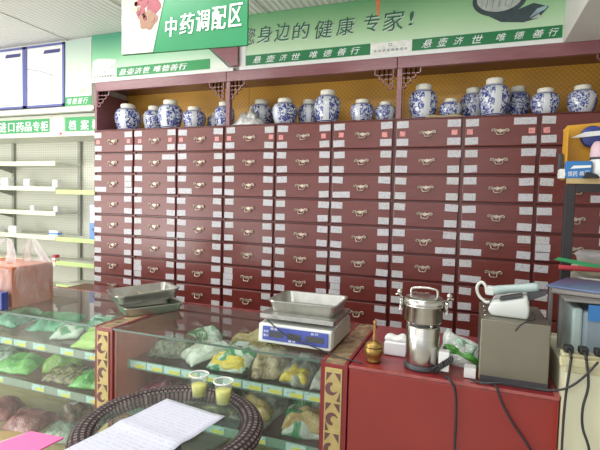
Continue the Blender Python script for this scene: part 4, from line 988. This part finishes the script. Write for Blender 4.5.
single('hand_clip', box(box(BM(), 3.128, 3.146, -.72, -.69, T+.0005, T+.115, .006), 3.131, 3.143, -.725, -.719, T+.02, T+.10, .002), 'dark', 'dark upright clip beside the amber display box on the rack', 'clip')
r = thing('white_jar', 'white tub with a pale pink lid at the right edge of the rack top', 'jar', (3.275, -.765, T))
obj('tub', lathe(BM(), [(0, .0005), (.034, .0005), (.036, .01), (.036, .085), (0, .09)], seg=24), 'white', r)
obj('lid', lathe(BM(), [(.037, .09), (.038, .1), (.036, .135), (.026, .155), (0, .158)], seg=24), 'pinkish', r); obj('band', lathe(BM(), [(.0365, .08), (.0385, .082), (.0385, .09), (.0365, .09)], seg=24), 'dark', r)
r = thing('blue_fan', 'small blue item with a white blade pinned to the amber display box', 'ornament', (3.23, -.65, T+.18))
mt = Matrix.Translation((3.262, -.665, T+.19))@Matrix.Rotation(PI/2, 4, 'X')
b = lathe(BM(), [(0, 0), (.045, 0), (.048, .006), (.04, .014), (0, .014)], seg=24); bmesh.ops.transform(b, matrix=mt, verts=b.verts); wobj('disc', b, 'blue_deep', r)
wobj('blade', prism(BM(), [(3.175, T+.185), (3.23, T+.208), (3.30, T+.214), (3.30, T+.194), (3.22, T+.186)], -.69, -.682), 'white', r)
single('black_clip', prism(BM(), [(3.205, T+.0005), (3.215, T+.024), (3.25, T+.016), (3.262, T+.0005)], -.838, -.804), 'black', 'small black clip lying in front of the blue carton on the rack', 'clip')
Y2 = 1.1835
PL = [(0, 0), (.07, 0), (.118, .022), (.122, .026), (.118, .028), (.07, .008), (0, .007)]
single('plate', lathe(BM(), PL, seg=40), 'white', 'lower white plate of the stack on the black rack', 'plate', (3.305, -.70, Y2), group='plates on the black rack')
single('plate', lathe(BM(), [(r_, z_*1.1) for r_, z_ in PL], seg=40), 'plate', 'upper cream plate of the stack on the black rack', 'plate', (3.30, -.70, Y2+.032), group='plates on the black rack')
r = thing('plastic_tub', 'clear plastic tub standing in the plates on the black rack', 'tub', (3.282, -.69, Y2+.042))
obj('tub', lathe(BM(), [(0, 0), (.045, 0), (.058, .06), (.062, .072), (.055, .072), (.045, .01), (0, .008)], seg=28), 'tub', r); obj('lid', lathe(BM(), [(.064, .07), (.064, .08), (.045, .094), (0, .098)], seg=28), mat('frosted_lid', (168, 164, 164), .35, 0, .1, 12), r)
single('green_ruler', prism(BM(), [(-.09, .002), (-.07, .014), (.09, -.010), (.09, -.026)], -.004, .004), 'green_pen', 'green plastic strip poking out left over the plates on the rack', 'ruler', (3.205, -.818, Y2+.096))
single('red_stick', tube(BM(), [(-.09, 0, 0), (-.087, 0, 0), (.11, 0, -.002)], [.011, .0115, .009], 14), 'red_pen', 'red round stick lying across the plates on the black rack', 'stick', (3.225, -.822, Y2+.068), (0, 0, .03))

# ------------------------------------------------------------------ rattan table with glass
tx, ty, tr = 1.851, -1.735, .316
r = thing('rattan_table', 'round woven rattan table with a glass top, in the foreground', 'table', (tx, ty, 0))
b = BM(); seg, ps = 72, 12; uvl = b.loops.layers.uv.new('UVMap'); ring = []
for i in range(seg):
    a = 2*PI*i/seg; rw = []
    for k in range(ps):
        p = 2*PI*k/ps; rr = tr-.04+.04*math.cos(p); z = .722+.028*math.sin(p)
        rw.append(b.verts.new((rr*math.cos(a), rr*math.sin(a), z)))
    ring.append(rw)
for i in range(seg):
    for k in range(ps):
        i2, k2 = (i+1) % seg, (k+1) % ps
        f = b.faces.new((ring[i][k], ring[i2][k], ring[i2][k2], ring[i][k2])); f.smooth = True
        for lp, (u, v) in zip(f.loops, ((i, k), (i+1, k), (i+1, k+1), (i, k+1))): lp[uvl].uv = (u/seg*2*PI*tr, v/ps*.216)
me = mesh_of('rim', b, 'rattan'); link('rim', me, r)
obj('glass_top', lathe(BM(), [(0, .742), (tr-.080, .742), (tr-.078, .745), (tr-.080, .748), (0, .748)], seg=64), 'glass_table', r)
def cylmesh(r0, r1, z0, z1, n=40):
    b = BM(); uvl = b.loops.layers.uv.new('UVMap'); A = []; B = []
    for i in range(n):
        a = 2*PI*i/n; A.append(b.verts.new((r0*math.cos(a), r0*math.sin(a), z0))); B.append(b.verts.new((r1*math.cos(a), r1*math.sin(a), z1)))
    for i in range(n):
        f = b.faces.new((A[i], A[(i+1) % n], B[(i+1) % n], B[i])); f.smooth = True
        for lp, (u, v) in zip(f.loops, ((i, 0), (i+1, 0), (i+1, 1), (i, 1))): lp[uvl].uv = (u/n*2*PI*r0, v*(z1-z0))
    b.faces.new(B); b.faces.new(A[::-1]); return b
obj('pedestal', cylmesh(.20, .13, .02, .40), 'rattan', r); obj('lower_shelf', lathe(BM(), [(0, .40), (.2, .40), (.205, .41), (.2, .42), (0, .42)], seg=40), mat('pale_rattan_shelf', (186, 168, 150), .6, 0, .15, 22), r)
for a in (.5, .5+PI/2, .5+PI, .5+1.5*PI): obj('leg', tube(BM(), smooth_path([(.27*math.cos(a), .27*math.sin(a), .70), (.21*math.cos(a), .21*math.sin(a), .45), (.26*math.cos(a), .26*math.sin(a), .002)], 6), .014, 10), 'rattan', r)
# printed form
def sheet():
    b = BM(); nx, ny = 24, 10; L_, W_ = .42, .275; top = []
    for i in range(nx+1):
        rw = []
        for j in range(ny+1):
            u, v = i/nx, j/ny; x = -u*L_; y = -v*W_
            z = .0015+.010*max(0, 1-abs(u-.5)/.10)*.6+.004*max(0, v-.8)/.2*(1-u)
            rw.append(b.verts.new((x, y, z)))
        top.append(rw)
    for i in range(nx):
        for j in range(ny): b.faces.new((top[i][j], top[i][j+1], top[i+1][j+1], top[i+1][j])).smooth = True
    bmesh.ops.recalc_face_normals(b, faces=b.faces[:])
    bmesh.ops.solidify(b, geom=b.faces[:], thickness=.0006); return b
d = Vector((1.684-1.742, -2.003+1.608, 0)).normalized()
ang = math.atan2(-d.y, -d.x)
so = obj('printed_form', sheet(), 'sheet', None, (1.742, -1.608, .7505), (0, 0, ang)); tag(so, 'folded white printed form lying on the glass of the rattan table', 'paper')
def cup(x, y, label, fill):
    r = thing('plastic_cup', label, 'cup', (x, y, .7483), 0, 'tea cups on the rattan table')
    obj('wall', lathe(BM(), [(0, .001), (.0245, .0), (.026, .003), (.0345, .082), (.0375, .085), (.0365, .087), (.0335, .084), (.0248, .004), (0, .004)], seg=32), 'cup', r)
    obj('rim', lathe(BM(), [(.0345, .080), (.0378, .083), (.0378, .087), (.0345, .087), (.0335, .084)], seg=32), 'white', r)
    obj('tea', lathe(BM(), [(0, .0045), (.0235, .0045), (.0235+.009*fill/.08, fill), (0, fill)], seg=32), 'tea', r)
cup(1.833, -1.535, 'plastic cup of pale tea, the left and farther of two on the table', .046)
cup(1.950, -1.555, 'plastic cup of pale tea, the right and nearer of two on the table', .052)
# pink folder on a stool
r = thing('stool', 'low stool at the bottom left corner under the pink folder', 'stool', (1.45, -2.1, 0))
wobj('seat', lathe(BM(), [(0, .655), (.15, .655), (.16, .67), (.155, .688), (0, .69)], 1.38, -2.06, 0, 36), 'board', r)
for a in (.3, 1.87, 3.44, 5.01): wobj('leg', tube(BM(), [(1.38+.11*math.cos(a), -2.06+.11*math.sin(a), .66), (1.38+.15*math.cos(a), -2.06+.15*math.sin(a), 0)], .014, 10), 'board', r)
r = thing('pink_folder', 'bright pink card folder in the bottom left corner beside the table', 'folder', (1.45, -2.02, .69))
pk = [(1.412, -1.903), (1.545, -1.890), (1.52, -2.16), (1.335, -2.16)]
wobj('cover', prism(BM(), pk, .6945, .70, plane='XY'), 'pink', r)
wobj('page', prism(BM(), [(1.398, -1.906), (1.535, -1.896), (1.51, -2.15), (1.318, -2.15)], .6905, .6943, plane='XY'), 'paper', r)
